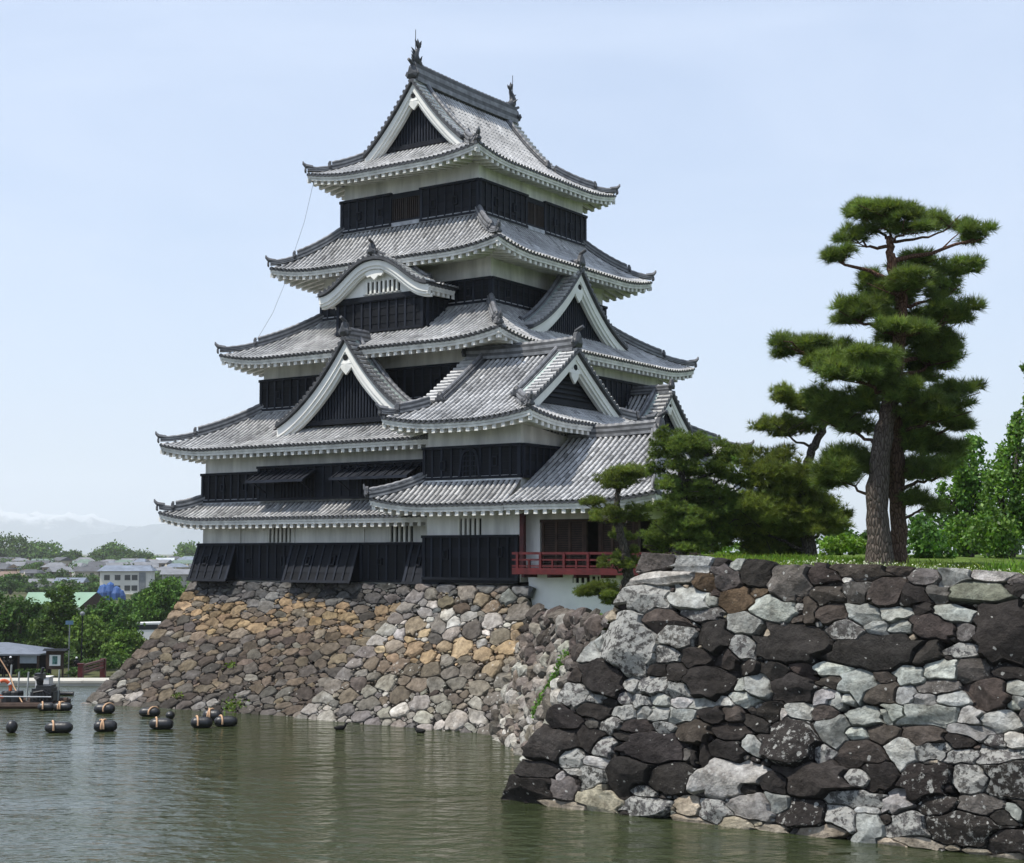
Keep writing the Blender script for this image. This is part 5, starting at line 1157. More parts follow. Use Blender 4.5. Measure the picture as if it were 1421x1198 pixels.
# ================================================================ FAR BANK, RAFT, FLOATS
def gz(px, depth): 
    x = (px - W_PX / 2) / F_PX * depth; return float(terrain(x, depth))
def ground_at(px, depth):
    x = (px - W_PX / 2) / F_PX * depth; return np.array([x, depth, float(terrain(x, depth))])
M['concrete'] = tinted('pale_concrete', (.44, .42, .37), .15, .5, .9, .1, 8, .01, .2)
M['grey_metal'] = tinted('grey_metal', (.16, .17, .18), .2, 2, .5, 0, spec=.5)
M['white_paint'] = tinted('white_paint', (.78, .78, .76), .06, 1, .6, 0)
M['rubber'] = tinted('black_rubber', (.014, .014, .015), .3, 3, .42, .2, 12, .01, .5)
M['rope'] = tinted('orange_rope', (.52, .33, .20), .2, 6, .8, .3, 40, .01, .2)
M['orange'] = tinted('orange_plastic', (.62, .12, .04), .1, 2, .5, 0)
M['blue'] = tinted('blue_sheet', (.02, .07, .22), .25, .4, .6, .3, 1, .2, .3)
M['green_roof'] = tinted('green_roof', (.19, .30, .215), .15, .4, .6, 0)
M['picture'] = tinted('poster_picture', (.10, .22, .20), .8, 6, .6, 0)
M['skin'] = tinted('skin', (.42, .26, .19), .05, 3, .6, 0)
M['cloth'] = tinted('clothing', (.8, .8, .8), .1, 3, .9, 0)
M['housewall'] = tinted('house_wall', (.50, .48, .44), .12, .2, .9, 0)
M['houseroof'] = tinted('house_roof', (.16, .165, .175), .25, .5, .7, 0)
M['pane'] = tinted('window_glass', (.03, .035, .04), .2, .5, .15, 0, spec=.6)
g = MB()
grid(g, lambda u, v: np.stack([u, v, terrain(u, v) + .05], -1), np.linspace(-40, -8, 9), np.array([72.65, 74, 80, 88, 98]))
tag(g.build('path', M['concrete']), kind='structure')
g = MB(); box(g, -45, -8, 72.3, 72.62, -1.5, .2)
for x in np.arange(-45, -8, 1.1): box(g, x, x + 1.06, 72.26, 72.64, .13, .24, (rng.uniform(.8, 1.15),) * 3 + (0,))
tag(g.build('bank_wall', M['concrete']), 'low pale stone edging along the far bank of the moat', 'bank wall')
D0 = 121.0; pp = F_PX / D0
def wx(px, d=D0): return (px - W_PX / 2) / F_PX * d
def wz(py, d=D0): return float(at(W_PX / 2, py, d)[2])
# shelter
b0 = ground_at(30, D0); sh = empty('shelter', b0, 0, 'open rest shelter with a dark sloping roof on the far bank', 'shelter')
R_, W_, P_ = MB(), MB(), MB()
x0, x1 = wx(-60) - b0[0], wx(70) - b0[0]; zr = wz(893) - b0[2]; ze = wz(906) - b0[2]
R_.add([(x0, -1.6, ze), (x1, -1.6, ze), (x1 - 3.6, 1.5, zr), (x0, 1.5, zr), (x0, 4.2, ze), (x1, 4.2, ze), (x0, -1.6, ze - .12), (x1, -1.6, ze - .12), (x1, 4.2, ze - .12), (x0, 4.2, ze - .12)], [(0, 1, 2, 3), (3, 2, 5, 4), (1, 5, 2), (0, 1, 7, 6), (1, 5, 8, 7), (6, 7, 8, 9)], (.75, .8, .9, 0))
R_.build('roof', M['grey_metal'], sh)
box(W_, x0, x1 - .6, 3.2, 3.4, 0, ze - .1); W_.build('back_wall', M['board'], sh)
for x in (wx(4) - b0[0], wx(40) - b0[0], wx(66) - b0[0]):
    P_ = MB(); box(P_, x - .08, x + .08, -1.4, -1.24, 0, ze - .1); P_.build('post', M['brownwood'], sh)
P_ = MB(); box(P_, wx(41) - b0[0], wx(67) - b0[0], -1.36, -1.30, wz(919) - b0[2], wz(907) - b0[2], (1.6, 1.7, 1.8, 0)); P_.build('hanging_screen', M['grey_metal'], sh)
# notice board
b0 = ground_at(83, D0 - 1); nb = empty('notice_board', b0, 0, 'roofed notice board with a white poster on the far bank', 'notice board')
q = lambda px: wx(px, D0 - 1) - b0[0]; qz = lambda py: wz(py, D0 - 1) - b0[2]
P_ = MB(); box(P_, q(70), q(94), -.05, .05, qz(929), qz(903)); P_.build('panel', M['brownwood'], nb)
P_ = MB(); box(P_, q(75), q(90), -.09, -.055, qz(924), qz(909)); po = P_.build('poster', M['white_paint'], nb)
P_ = MB(); box(P_, q(79), q(86), -.10, -.092, qz(922), qz(910.5)); P_.build('poster_picture', M['picture'], po)
P_ = MB(); P_.add([(q(67), -.5, qz(903)), (q(100), -.5, qz(903)), (q(100), 0, qz(900)), (q(67), 0, qz(900)), (q(67), .5, qz(903)), (q(100), .5, qz(903))], [(0, 1, 2, 3), (3, 2, 5, 4), (0, 3, 4), (1, 2, 5), (0, 1, 5, 4)]); P_.build('roof', M['board'], nb)
for x in (q(71), q(93)):
    P_ = MB(); box(P_, x - .07, x + .07, -.04, .06, 0, qz(903)); P_.build('post', M['brownwood'], nb)
# hedges along the bank
for px, w_, lb in ((33, 12, 'rounded dark hedge in front of the shelter, left of two'), (52, 11, 'rounded dark hedge in front of the shelter, right of two'), (103, 9, 'small hedge beside the notice board')):
    broadleaf('hedge', D0 - 4, (px, 940), [(px, 932, w_, 6, 0), (px + 4, 934, w_, 5, -.3)], lb, 700, .2, 'far_leaf', 'hedges on the far bank', 'hedge', (.75, .85, .8), stem=False)
# people on the far bank: one skinned body each, clothing and hair as children
def person(px, depth, h, label, top, legs, hair=(.03, .025, .02), face=0.3):
    b = ground_at(px, depth); root = empty('person', b, face, label, 'person', 'people on the far bank')
    k = h / 1.7
    J = [(0, 0, .95), (0, 0, 1.15), (0, .01, 1.38), (0, 0, 1.48), (0, -.01, 1.58), (0, 0, 1.70)]
    v = [np.array(j) * k for j in J]; e = [(i, i + 1) for i in range(5)]; rad = [.13, .12, .14, .055, .09, .05]
    for sx in (-1, 1):
        n = len(v)
        for p, r in (((.09, 0, .9), .095), ((.1, -.03, .5), .065), ((.1, .03, .08), .045), ((.1, -.12, .03), .04)): v.append(np.array((p[0] * sx, p[1], p[2])) * k); rad.append(r)
        e += [(0, n), (n, n + 1), (n + 1, n + 2), (n + 2, n + 3)]
        n = len(v)
        for p, r in (((.19, 0, 1.36), .06), ((.24, -.02, 1.1), .045), ((.2, -.2, .95), .035), ((.19, -.27, .93), .04)): v.append(np.array((p[0] * sx, p[1], p[2])) * k); rad.append(r)
        e += [(2, n), (n, n + 1), (n + 1, n + 2), (n + 2, n + 3)]
    def skin(name, idx, mat, grow, parent):
        mp_ = {j: i for i, j in enumerate(idx)}; me = bpy.data.meshes.new(name); me.from_pydata([list(v[j]) for j in idx], [(mp_[a_], mp_[b_]) for a_, b_ in e if a_ in mp_ and b_ in mp_], [])
        o = bpy.data.objects.new(name, me); col.objects.link(o); o.parent = parent
        sm = o.modifiers.new('skin', 'SKIN')
        for i, j in enumerate(idx):
            s = me.skin_vertices[0].data[i]; s.radius = ((rad[j] + grow) * k,) * 2; s.use_root = (i == 0)
        sub = o.modifiers.new('sub', 'SUBSURF'); sub.levels = sub.render_levels = 1; me.materials.append(mat); return o
    body = skin('body', list(range(len(v))), M['skin'], 0, root)
    mt = tinted('shirt', top, .1, 3, .9, 0); mt2 = tinted('trousers', legs, .1, 3, .9, 0)
    skin('shirt', [0, 1, 2, 10, 11, 18, 19], mt, .02, root); skin('trousers', [0, 6, 7, 8, 14, 15, 16], mt2, .02, root)
    H_ = MB(); ellipsoid(H_, (0, .03 * k, 1.64 * k), (.1 * k, .11 * k, .1 * k)); H_.build('hair', tinted('hair', hair, .1, 3, .8, 0), root, True)
person(112, D0 - 1.5, 1.62, 'person in a white top standing near the red railing', (.75, .75, .73), (.04, .035, .03), (.6, .6, .58), .6)
person(12, D0 - 2.5, 1.6, 'person in a pale pink top standing by the shelter', (.55, .38, .36), (.05, .05, .06), face=-.4)
person(21, D0 - 2, 1.66, 'person in dark clothes with a white hat by the shelter', (.03, .03, .05), (.03, .03, .04), (.75, .75, .75), .2)
# red railing
b0 = ground_at(118, 104.); rr = empty('railing', b0, 0, 'red painted wooden railing on the far bank', 'railing')
d0 = np.array([0, 0, 0.]); d1 = at(143, 930, 118) - b0; d1[2] = gz(143, 118) - b0[2] + .55
P_ = MB(); box(P_, -.17, .17, -.17, .17, -.3, .95); box(P_, -.21, .21, -.21, .21, .95, 1.03); P_.build('post', M['red'], rr)
P_ = MB(); box(P_, d1[0] - .2, d1[0] + .2, d1[1] - .2, d1[1] + .2, d1[2] - 1, d1[2] + .95); P_.build('post', M['red'], rr)
for h_ in (.3, .82):
    P_ = MB(); bar(P_, d0 + [0, 0, h_], d1 + [0, 0, h_], .16, .16); P_.build('rail', M['red'], rr)
P_ = MB(); bar(P_, d0 + [0, 0, .56], d1 + [0, 0, .56], .1, .1); P_.build('rail', M['red'], rr)
# lamp post, blue sign
b0 = ground_at(118.5, 126.); lp = empty('lamp_post', b0, 0, 'thin dark lamp post in front of the bank trees', 'lamp post')
P_ = MB(); tube(P_, [(0, 0, 0), (0, 0, wz(855, 126) - b0[2])], [.07, .05], 8); P_.build('pole', M['board'], lp)
P_ = MB(); ellipsoid(P_, (0, 0, wz(852, 126) - b0[2]), (.22, .22, .2)); P_.build('lamp', M['grey_metal'], lp)
b0 = ground_at(101, 124.); bs_ = empty('sign', b0, 0, 'small pale blue sign among the bank trees', 'sign')
P_ = MB(); box(P_, -.32, .32, -.05, .0, wz(867, 124) - b0[2], wz(861.5, 124) - b0[2], (4, 2.2, 1.1, 0)); P_.build('panel', M['blue'], bs_)
P_ = MB(); tube(P_, [(0, .03, 0), (0, .03, wz(862, 124) - b0[2])], .05, 6); P_.build('pole', M['grey_metal'], bs_)
# bank trees
FT = 'trees on the far bank'
def bt(d, base, blobs, label, n, tint, leaf=.34, name='broadleaf_tree'): broadleaf(name, d, base, [(a, b_, c_ * 1.15, e * 1.2, f_) for a, b_, c_, e, f_ in blobs], label, int(n * 1.7), leaf, 'far_leaf', FT, 'tree', tint, trunk=6)
bt(140, (22, 940), [(5, 850, 30, 26, 0), (32, 848, 24, 18, -1), (20, 875, 34, 18, .4), (15, 895, 34, 16, 0), (-15, 880, 30, 30, 0)], 'dark spreading tree at the left edge behind the shelter', 5200, (.6, .72, .58))
bt(136, (84, 940), [(84, 826, 18, 13, 0), (84, 845, 22, 12, -.6), (76, 868, 30, 14, 0), (92, 884, 32, 14, -.8), (68, 896, 30, 12, 0), (95, 858, 18, 10, .8)], 'tall layered dark pine behind the notice board', 6200, (.66, .70, .48), .3, 'pine_tree')
bt(132, (124, 940), [(120, 872, 22, 16, 0), (128, 890, 28, 16, -.6), (112, 895, 20, 14, .5), (135, 905, 20, 10, 0)], 'bright green tree beside the lamp post', 4200, (1.15, 1.15, .8))
bt(138, (160, 935), [(152, 850, 20, 18, 0), (170, 872, 24, 20, -.6), (150, 890, 26, 18, 0), (165, 900, 24, 14, .5)], 'mid green tree between the lamp post and the stone base', 4800, (.85, .98, .8))
bt(128, (176, 925), [(180, 892, 20, 14, 0), (165, 905, 22, 12, -.5), (190, 905, 12, 14, .3)], 'low bright tree just left of the stone base', 3200, (1.2, 1.2, .85))
bt(150, (215, 900), [(234, 820, 26, 16, 0), (222, 832, 24, 14, .4), (250, 832, 18, 12, -.8), (212, 848, 28, 14, 0), (198, 866, 24, 14, .6)], 'leafy green tree rising just left of the keep foundation', 5200, (1.0, 1.15, .85))
bt(165, (190, 900), [(180, 850, 22, 14, 0), (195, 842, 16, 12, 0)], 'green tree behind the leafy one near the keep foundation', 2600, (.75, .9, .8))
bt(170, (60, 920), [(50, 856, 16, 14, 0), (35, 850, 16, 12, 0)], 'tree in front of the green roofed hall', 2200, (.7, .8, .65))
for px, py, rx, ry, d, tn, lb in ((30, 915, 34, 10, 128, .5, 'dark shrub under the left bank trees'), (95, 915, 26, 12, 127, .55, 'dark shrub behind the notice board'), (140, 920, 26, 9, 124, .9, 'shrub behind the red railing'), (170, 918, 22, 10, 126, .75, 'shrub at the foot of the stone base')):
    broadleaf('shrub', d, (px, 938), [(px, py, rx, ry, 0), (px + rx * .5, py + 3, rx * .6, ry * .8, -.4)], lb, 1500, .28, 'far_leaf', 'shrubs on the far bank', 'shrub', (tn, tn * 1.1, tn), stem=False)
bt(146, (110, 935), [(108, 870, 26, 22, 0), (130, 860, 22, 16, .5), (60, 880, 30, 20, 0)], 'dark tree filling the gap behind the layered pine', 4200, (.5, .62, .5))
# green roofed hall
d = 235.; b0 = ground_at(95, d); gh = empty('hall', b0, 0, 'hall with a pale green gabled roof behind the bank trees', 'hall')
q = lambda px, py=0, dd=d: at(px, py or 850, dd) - b0
xl_, xg = q(38)[0], q(128)[0]; za_, ze_ = q(0, 822)[2], q(0, 842)[2]
fr, bk = -3.0, 3.4
P_ = MB(); P_.add([(xl_, fr, ze_), (xg - 1.2, fr, ze_), (xg + .6, .2, za_), (xl_, .2, za_), (xl_, bk, ze_), (xg + 2.6, bk, ze_)], [(0, 1, 2, 3), (3, 2, 5, 4), (0, 3, 4)]); P_.build('roof', M['green_roof'], gh)
P_ = MB(); P_.add([(xg - 1.1, fr + .1, ze_ - .05), (xg + 2.5, bk - .1, ze_ - .05), (xg + .5, .2, za_ - .12), (xg - 1.5, fr + .1, ze_ - .05), (xg + 2.1, bk - .1, ze_ - .05), (xg + .1, .2, za_ - .12)], [(0, 1, 2), (3, 4, 5)]); P_.build('gable', M['brownwood'], gh)
P_ = MB(); hexa(P_, [(x + dx, y, z) for x, y0_ in ((xl_ + .3, 0), (xg - 1.6, 0)) for y, dx in ((fr + .6, 0), (bk - .6, 3.0 if x > 0 else 0)) for z in (0, ze_ - .06)]); P_.build('wall', M['white_paint'], gh)
for px in (116, 126, 137):
    P_ = MB(); t_ = (px - 112) / 30; box(P_, xg - 1.4 + 3.2 * t_ - .12, xg - 1.4 + 3.2 * t_ + .12, fr + .3 + 5 * t_, fr + .5 + 5 * t_, 0, ze_ + .4); P_.build('post', M['brownwood'], gh)
# parked van by the stone base
b0 = ground_at(196, 145.); vn = empty('van', b0, .2, 'white van parked behind trees left of the stone base', 'van')
P_ = MB(); out = [(-2.2, .35), (-2.25, 1.1), (-1.7, 1.25), (-1.2, 1.95), (2.1, 2.0), (2.25, 1.2), (2.2, .35)]
P_.add([(x, y, z + 1.6) for y in (-.85, .85) for x, z in out], [tuple(range(7)), tuple(range(7, 14))] + [(i, (i + 1) % 7, 7 + (i + 1) % 7, 7 + i) for i in range(7)]); P_.build('body', M['white_paint'], vn)
for x in (-1.4, 1.4):
    P_ = MB(); a_ = np.arange(12) * 2 * np.pi / 12; P_.add([(x + .34 * math.cos(t), y, 1.95 + .34 * math.sin(t)) for y in (-.88, .88) for t in a_], [tuple(range(12)), tuple(range(12, 24))] + [(i, (i + 1) % 12, 12 + (i + 1) % 12, 12 + i) for i in range(12)]); P_.build('wheel', M['rubber'], vn)
P_ = MB(); box(P_, -1.05, 1.9, -.87, -.852, 2.9, 3.4); P_.build('window', M['pane'], vn)
P_ = MB(); box(P_, -2.6, 2.6, -1.2, 1.2, -.2, 1.598); pd_ = P_.build('parking_deck', M['concrete']); pd_.location = b0; pd_.rotation_euler = (0, 0, .2); tag(pd_, 'low concrete parking deck under the white van', 'parking deck')

# work raft
b0 = at(36, 985, 62.0); b0[2] = 0; rf = empty('work_raft', b0, 0, 'work raft carrying black engines and drums at the left edge of the moat', 'raft')
q = lambda px: (px - 36) / F_PX * 62.0; qz = lambda py: float(at(36, py, 62.0)[2])
P_ = MB(); box(P_, q(-40), q(72), -.2, 2.6, -.1, .14)
for y in (-.15, .5, 1.2, 1.9): tube(P_, [(q(-40), y, .1), (q(74), y, .1)], .16, 8)
P_.build('deck', M['brownwood'], rf)
P_ = MB(); box(P_, q(38), q(70), .3, 1.2, .15, .62); box(P_, q(41), q(68), .2, 1.1, .5, .78); box(P_, q(46), q(66), .25, 1.0, .75, .9); tube(P_, [(q(40), .2, .4), (q(69), .2, .42)], .07, 6); tube(P_, [(q(44), .15, .62), (q(58), .1, .7), (q(66), .2, .55)], .05, 6)
for k in range(5): box(P_, q(42 + k * 5), q(44 + k * 5), .14, .22, .3, .7, (1.8, 1.8, 1.8, 0))
P_.build('engine', M['rubber'], rf)
P_ = MB(); tube(P_, [(q(48), .6, .8), (q(48), .6, 1.1), (q(46), .5, 1.22), (q(52), .5, 1.3)], [.12, .16, .2, .08], 8); box(P_, q(42), q(54), .4, .8, qz(944), qz(936)); tube(P_, [(q(50), .6, qz(936)), (q(52), .6, qz(928))], .07, 6); P_.build('pump_head', M['rubber'], rf)
P_ = MB(); box(P_, q(34), q(53), 1.3, 1.9, .3, qz(944)); box(P_, q(33), q(54), 1.28, 1.92, qz(944), qz(943)); P_.build('white_cabinet', M['white_paint'], rf)
for px in (6, 17):
    P_ = MB(); r_ = .17; tube(P_, [(q(px), .5, .14), (q(px), .5, .2), (q(px), .5, .62), (q(px), .5, .68)], [.26, .29, .29, .25], 12); P_.build('drum', M['rubber'], rf)
for px, py in ((3, 925), (14, 935), (27, 935), (70, 932)):
    P_ = MB(); tube(P_, [(q(px), .9, .1), (q(px) + .05, .9, qz(py))], .035, 6, (2.2, 2.2, 2.0, 0)); P_.build('post', M['grey_metal'], rf)
P_ = MB(); tube(P_, [(q(-30), 1.0, qz(890)), (q(2), .9, qz(938)), (q(12), .6, qz(955)), (q(30), .1, .2)], .028, 5); P_.build('rope', M['rope'], rf)
P_ = MB(); tube(P_, [(q(-40), -.2, .5), (q(72), -.2, .48)], .03, 6, (2, 2, 2, 0)); P_.build('guard_rail', M['grey_metal'], rf)
P_ = MB(); a_ = np.linspace(0, 2 * np.pi, 22); tube(P_, [(.28 * math.cos(t), 0, .34 * math.sin(t)) for t in a_], .075, 9, caps=False); lb = P_.build('ring', M['orange'])
lbe = empty('lifebuoy', b0 + np.array([q(1), .3, qz(957)]), .3, 'orange lifebuoy hanging on the work raft', 'lifebuoy'); lb.parent = lbe
P_ = MB()
for t in (0.6, 2.2, 3.8, 5.4): ellipsoid(P_, (.28 * math.cos(t), 0, .34 * math.sin(t)), (.085, .085, .085))
P_.build('band', M['white_paint'], lbe)
# floats
FL = [(13, 1018, 16, 17, 0, 'round black float at the far left of the front row'), (79, 1018, 37, 15, 1, 'widest black float, with a pale rope over its left end'), (144, 1016, 31, 15, 2, 'black float with a crossed pale rope, third of the front row'), (222, 1013, 32, 15, 1, 'black float with a rope at its left end, right of the crossed rope one'),
      (278, 1011, 29, 15, 1, 'black float in the right cluster, nearest the left'), (312, 1009, 31, 14, 1, 'black float in the right cluster, nearest the right'), (293, 1001, 26, 15, 2, 'black float at the back of the right cluster'), (143, 991, 28, 13, 3, 'black float of the back row nearest the tip of the stone base'),
      (206, 995, 28, 12, 3, 'black float of the back row with a slanting rope over its right end'), (235, 998, 13, 10, 0, 'smallest black float, between the back row and the right cluster'), (85, 987, 26, 11, 2, 'black float with two pale ropes at the right end of the raft'), (62, 987, 22, 11, 1, 'black float with a pale rope moored against the raft')]
for px, py, wpx, hpx, rp, lb in FL:
    p = at(px, py, 60); d = CAM_H / (CAM_H - p[2]) * 60; b = at(px, py, d); b[2] = 0; k = d / F_PX
    Lh = wpx * k / 2; r = hpx * k * .53; rz = rng.normal(0, .12); f = empty('float', b + [0, r, 0], rz, lb, 'float', 'black floats on the moat'); zc = hpx * k - r
    P_ = MB()
    if rp == 0: ellipsoid(P_, (0, 0, zc), (Lh, Lh, r), 16, 10)
    else:
        xs_ = np.linspace(-1, 1, 17); rr_ = r * (1 - np.abs(xs_) ** 5 * .55) * (1 + .03 * np.cos(xs_ * 22)); tube(P_, [(x * Lh, 0, zc) for x in xs_], rr_, 16)
    P_.build('hull', M['rubber'], f, True)
    for sx, tl in {0: (), 1: ((-.45, .25),), 2: ((-.35, .3), (-.1, -.3)), 3: ((.4, -.5),)}[rp]:
        P_ = MB(); a_ = np.linspace(-.35, np.pi + .35, 14); tube(P_, [(sx * Lh + tl * Lh * math.cos(t) * .8, (r + .025) * math.cos(t) * -1, zc + (r + .025) * math.sin(t)) for t in a_], .036, 7, caps=True); P_.build('rope', M['rope'], f, True)
p = at(75, 967, 68); fp = MB(); b0 = np.array([at(88, 967, 67.5)[0], 67.5, 0.0]); tube(fp, [(-.45, 0, .06), (-.3, 0, .09), (.45, 0, .07)], [.17, .1, .1], 9); fo = fp.build('floating_pipe', M['rubber'], None, True); fo.location = b0; tag(fo, 'short black pipe floating between raft and stone base', 'pipe')
# ducks
for px, py, rz, lb in ((472, 1013, .3, 'small dark duck on the water, the left of two'), (583, 1017, 2.6, 'small dark duck on the water, the right of two')):
    p = at(px, py, 54); d = CAM_H / (CAM_H - p[2]) * 54; b = at(px, py, d); b[2] = 0
    me = bpy.data.meshes.new('body'); me.from_pydata([(-.24, 0, .10), (-.14, 0, .06), (0, 0, .06), (.12, 0, .08), (.19, 0, .15), (.21, 0, .23), (.29, 0, .21)], [(i, i + 1) for i in range(6)], [])
    o = bpy.data.objects.new('duck', me); col.objects.link(o); o.location = b; o.rotation_euler = (0, 0, rz); o.modifiers.new('skin', 'SKIN')
    for s, r in zip(me.skin_vertices[0].data, (.03, .08, .10, .08, .045, .05, .018)): s.radius = (r, r)
    me.skin_vertices[0].data[2].use_root = True; o.modifiers.new('s', 'SUBSURF').render_levels = 2; me.materials.append(M['brownwood']); tag(o, lb, 'duck', 'ducks on the moat')

# ================================================================ TOWN, HILL, MOUNTAINS, HAZE
WC = {'white': (1.25, 1.25, 1.25), 'cream': (1.0, .93, .8), 'brown': (.55, .42, .33), 'grey': (.7, .7, .72)}
RC = {'grey': (1, 1, 1.02), 'blue grey': (.95, 1.08, 1.28), 'dark': (.45, .45, .47), 'brown': (1.1, .75, .55), 'pale': (2.6, 2.7, 2.8), 'green': (.75, 1.0, .78), 'blue': (.6, 1.3, 3.2)}
def house(px, depth, w, h, dp, rz, wc, rc, label):
    b = ground_at(px, depth); root = empty('house', b, rz, label, 'house', 'houses of the hillside town')
    P_ = MB(); t = WC[wc] + (0,); hw, hd = w / 2, dp / 2; rh = w * .16 if rng.random() < .5 else dp * .24
    box(P_, -hw, hw, -hd, hd, -3, h, t)
    P_.add([(-hw, -hd, h), (-hw, hd, h), (-hw, 0, h + rh * .95), (hw, -hd, h), (hw, hd, h), (hw, 0, h + rh * .95)], [(0, 1, 2), (3, 5, 4)], t); P_.build('wall', M['housewall'], root)
    P_ = MB(); t = RC[rc] + (0,); o = .7
    hip_ = rng.random() < .4; k = w * .25 if hip_ else -o
    P_.add([(-hw - o, -hd - o, h - .15), (hw + o, -hd - o, h - .15), (hw - k, 0, h + rh), (-hw + k, 0, h + rh), (-hw - o, hd + o, h - .15), (hw + o, hd + o, h - .15)], [(0, 1, 2, 3), (3, 2, 5, 4), (0, 3, 4), (1, 5, 2), (0, 1, 5, 4)], t)
    P_.build('roof', M['houseroof'], root)
    n = 2 + int(w > 8.4)
    for fl in ((.9,) if h < 4 else (.7, 3.2)):
        for i in range(n):
            x = -hw + w * (i + .5) / n + rng.normal(0, .2); P_ = MB(); box(P_, x - .62, x + .62, -hd - .06, -hd + .02, fl, fl + 1.1); P_.build('window', M['pane'], root)
ROWS = [(455, 'nearest'), (520, 'second'), (590, 'third'), (660, 'fourth'), (730, 'fifth'), (795, 'topmost')]
ORD = ['first', 'second', 'third', 'fourth', 'fifth', 'sixth', 'seventh', 'eighth', 'ninth', 'tenth', 'eleventh', 'twelfth', 'thirteenth', 'fourteenth', 'fifteenth', 'sixteenth']
for ri, (d, rn) in enumerate(ROWS):
    px = -12 + rng.uniform(0, 10); i = 0
    while px < 282 and i < 16:
        w = rng.uniform(5.6, 9.5); step = w * F_PX / d
        if ri == 0 and 130 < px + step / 2 < 225: px += step; continue
        wc = random.choice(['white', 'cream', 'white', 'brown', 'grey']); rc = random.choice(['grey', 'grey', 'dark', 'dark', 'brown', 'grey', 'dark', 'grey', 'blue grey', 'green'] + ['pale'] * (ri > 1))
        dd = d + rng.normal(0, 8)
        house(px + step / 2, dd, w, random.choice([3.0, 4.6, 5.0, 5.2]), rng.uniform(6, 8.5), rng.normal(0, .35), wc, rc, f'{wc} house with {rc} roof, {ORD[i]} from left in the {rn} hillside row'); i += 1
        px += step * rng.uniform(1.05, 1.5)
k = 0
for ri, (d, rn) in enumerate(ROWS):
    px = rng.uniform(-5, 25); i = 0
    while px < 275 and i < 9:
        tn = rng.uniform(.55, .95); r_ = rng.uniform(2.6, 4.6) * F_PX / d; g_y = HOR + (CAM_H - gz(px, d - 25)) / (d - 25) * F_PX
        broadleaf('town_tree', d - 25, (px, g_y), [(px, g_y - r_ * .75, r_ * 1.5, r_ * .8, 0), (px + r_, g_y - r_ * .55, r_, r_ * .6, -1)], f'green tree, {ORD[i]} from left in front of the {rn} hillside house row', 700, .9, 'far_leaf', 'trees between the houses', 'tree', (tn, tn * 1.08, tn), trunk=2); i += 1
        px += rng.uniform(20, 46)
# white apartment block
d = 430.; b0 = ground_at(180, d); ap = empty('apartment_block', b0, .08, 'long white apartment block with dark flat roofs on the hillside', 'apartment block')
P_ = MB(); box(P_, -7.2, 7.0, -4, 4, -3, 6.6, WC['white'] + (0,)); P_.build('wall', M['housewall'], ap)
P_ = MB(); P_.add([(x, y, z) for x, y, z in ((-8, -4.8, 6.6), (7.8, -4.8, 6.6), (6.4, 0, 8.2), (-6.6, 0, 8.2), (-8, 4.8, 6.6), (7.8, 4.8, 6.6))], [(0, 1, 2, 3), (3, 2, 5, 4), (0, 3, 4), (1, 5, 2), (0, 1, 5, 4)], RC['blue grey'] + (0,)); P_.build('roof', M['houseroof'], ap)
for x in (-5.2, -2.2, .6, 2.6): 
    for z in (1.0, 4.0):
        P_ = MB(); box(P_, x - .8, x + .8, -4.08, -4, z, z + 1.5); P_.build('window', M['pane'], ap)
P_ = MB(); box(P_, 3.9, 5.7, -4.3, -3.9, 0, 6.2); P_.build('stair_tower', M['grey_metal'], ap)
b0 = ground_at(158, 372.); bt_ = MB()

for cx_, cz_, r1, r2 in ((-1.9, .8, 1.8, 3.2), (-.4, 1.0, 1.5, 3.6), (1.2, .7, 1.7, 2.9), (2.4, .4, 1.2, 2.2)):
    V_ = [(cx_ + r1 * math.cos(t) * k_ * rng.uniform(.85, 1.1), r1 * math.sin(t) * k_, cz_ + r2 * z_ * rng.uniform(.9, 1.08)) for k_, z_ in ((1.05, -.5), (1, .35), (.55, .85)) for t in np.arange(9) * 2 * np.pi / 9] + [(cx_, 0, cz_ + r2)]
    bt_.add(V_, [(a_ * 9 + b_, a_ * 9 + (b_ + 1) % 9, a_ * 9 + 9 + (b_ + 1) % 9, a_ * 9 + 9 + b_) for a_ in range(2) for b_ in range(9)] + [(18 + b_, 18 + (b_ + 1) % 9, 27) for b_ in range(9)])
o = bt_.build('blue_tarp', M['blue']); o.location = b0; tag(o, 'heap under a bright blue sheet below the white apartment block', 'blue sheet')
HT = 'trees of the hillside town'
HB = [(15, 766, 34, 17, .7, 'broad dark wooded crown at the far left of the skyline'), (62, 772, 26, 14, 1, 'second tree clump from the left on the skyline'), (98, 778, 15, 9, .8, 'small third tree clump from the left on the skyline'), (140, 780, 18, 11, .75, 'dark tree left of the tallest middle skyline tree'), (160, 774, 20, 15, 1.1, 'tallest and brightest tree in the middle of the skyline'),
      (190, 781, 24, 12, .7, 'dark rounded tree right of the middle skyline tree'), (215, 787, 22, 9, 1.1, 'low pale tree sloping down at the right of the skyline'), (262, 778, 22, 18, 1.1, 'skyline tree touching the left edge of the keep'), (243, 787, 12, 8, .9, 'small skyline bush just left of the keep')]
for px, py, rx, ry, tn, lb in HB:
    broadleaf('hill_tree', 815, (px, 800), [(px, py - 3, rx * 1.15, ry * 1.3, 0), (px - rx * .4, py + ry * .35, rx * .8, ry * .9, -4), (px + rx * .45, py + ry * .4, rx * .8, ry * .9, -4)], lb, 4600, 1.6, 'far_leaf', HT, 'tree', (tn, tn * 1.05, tn), trunk=3)
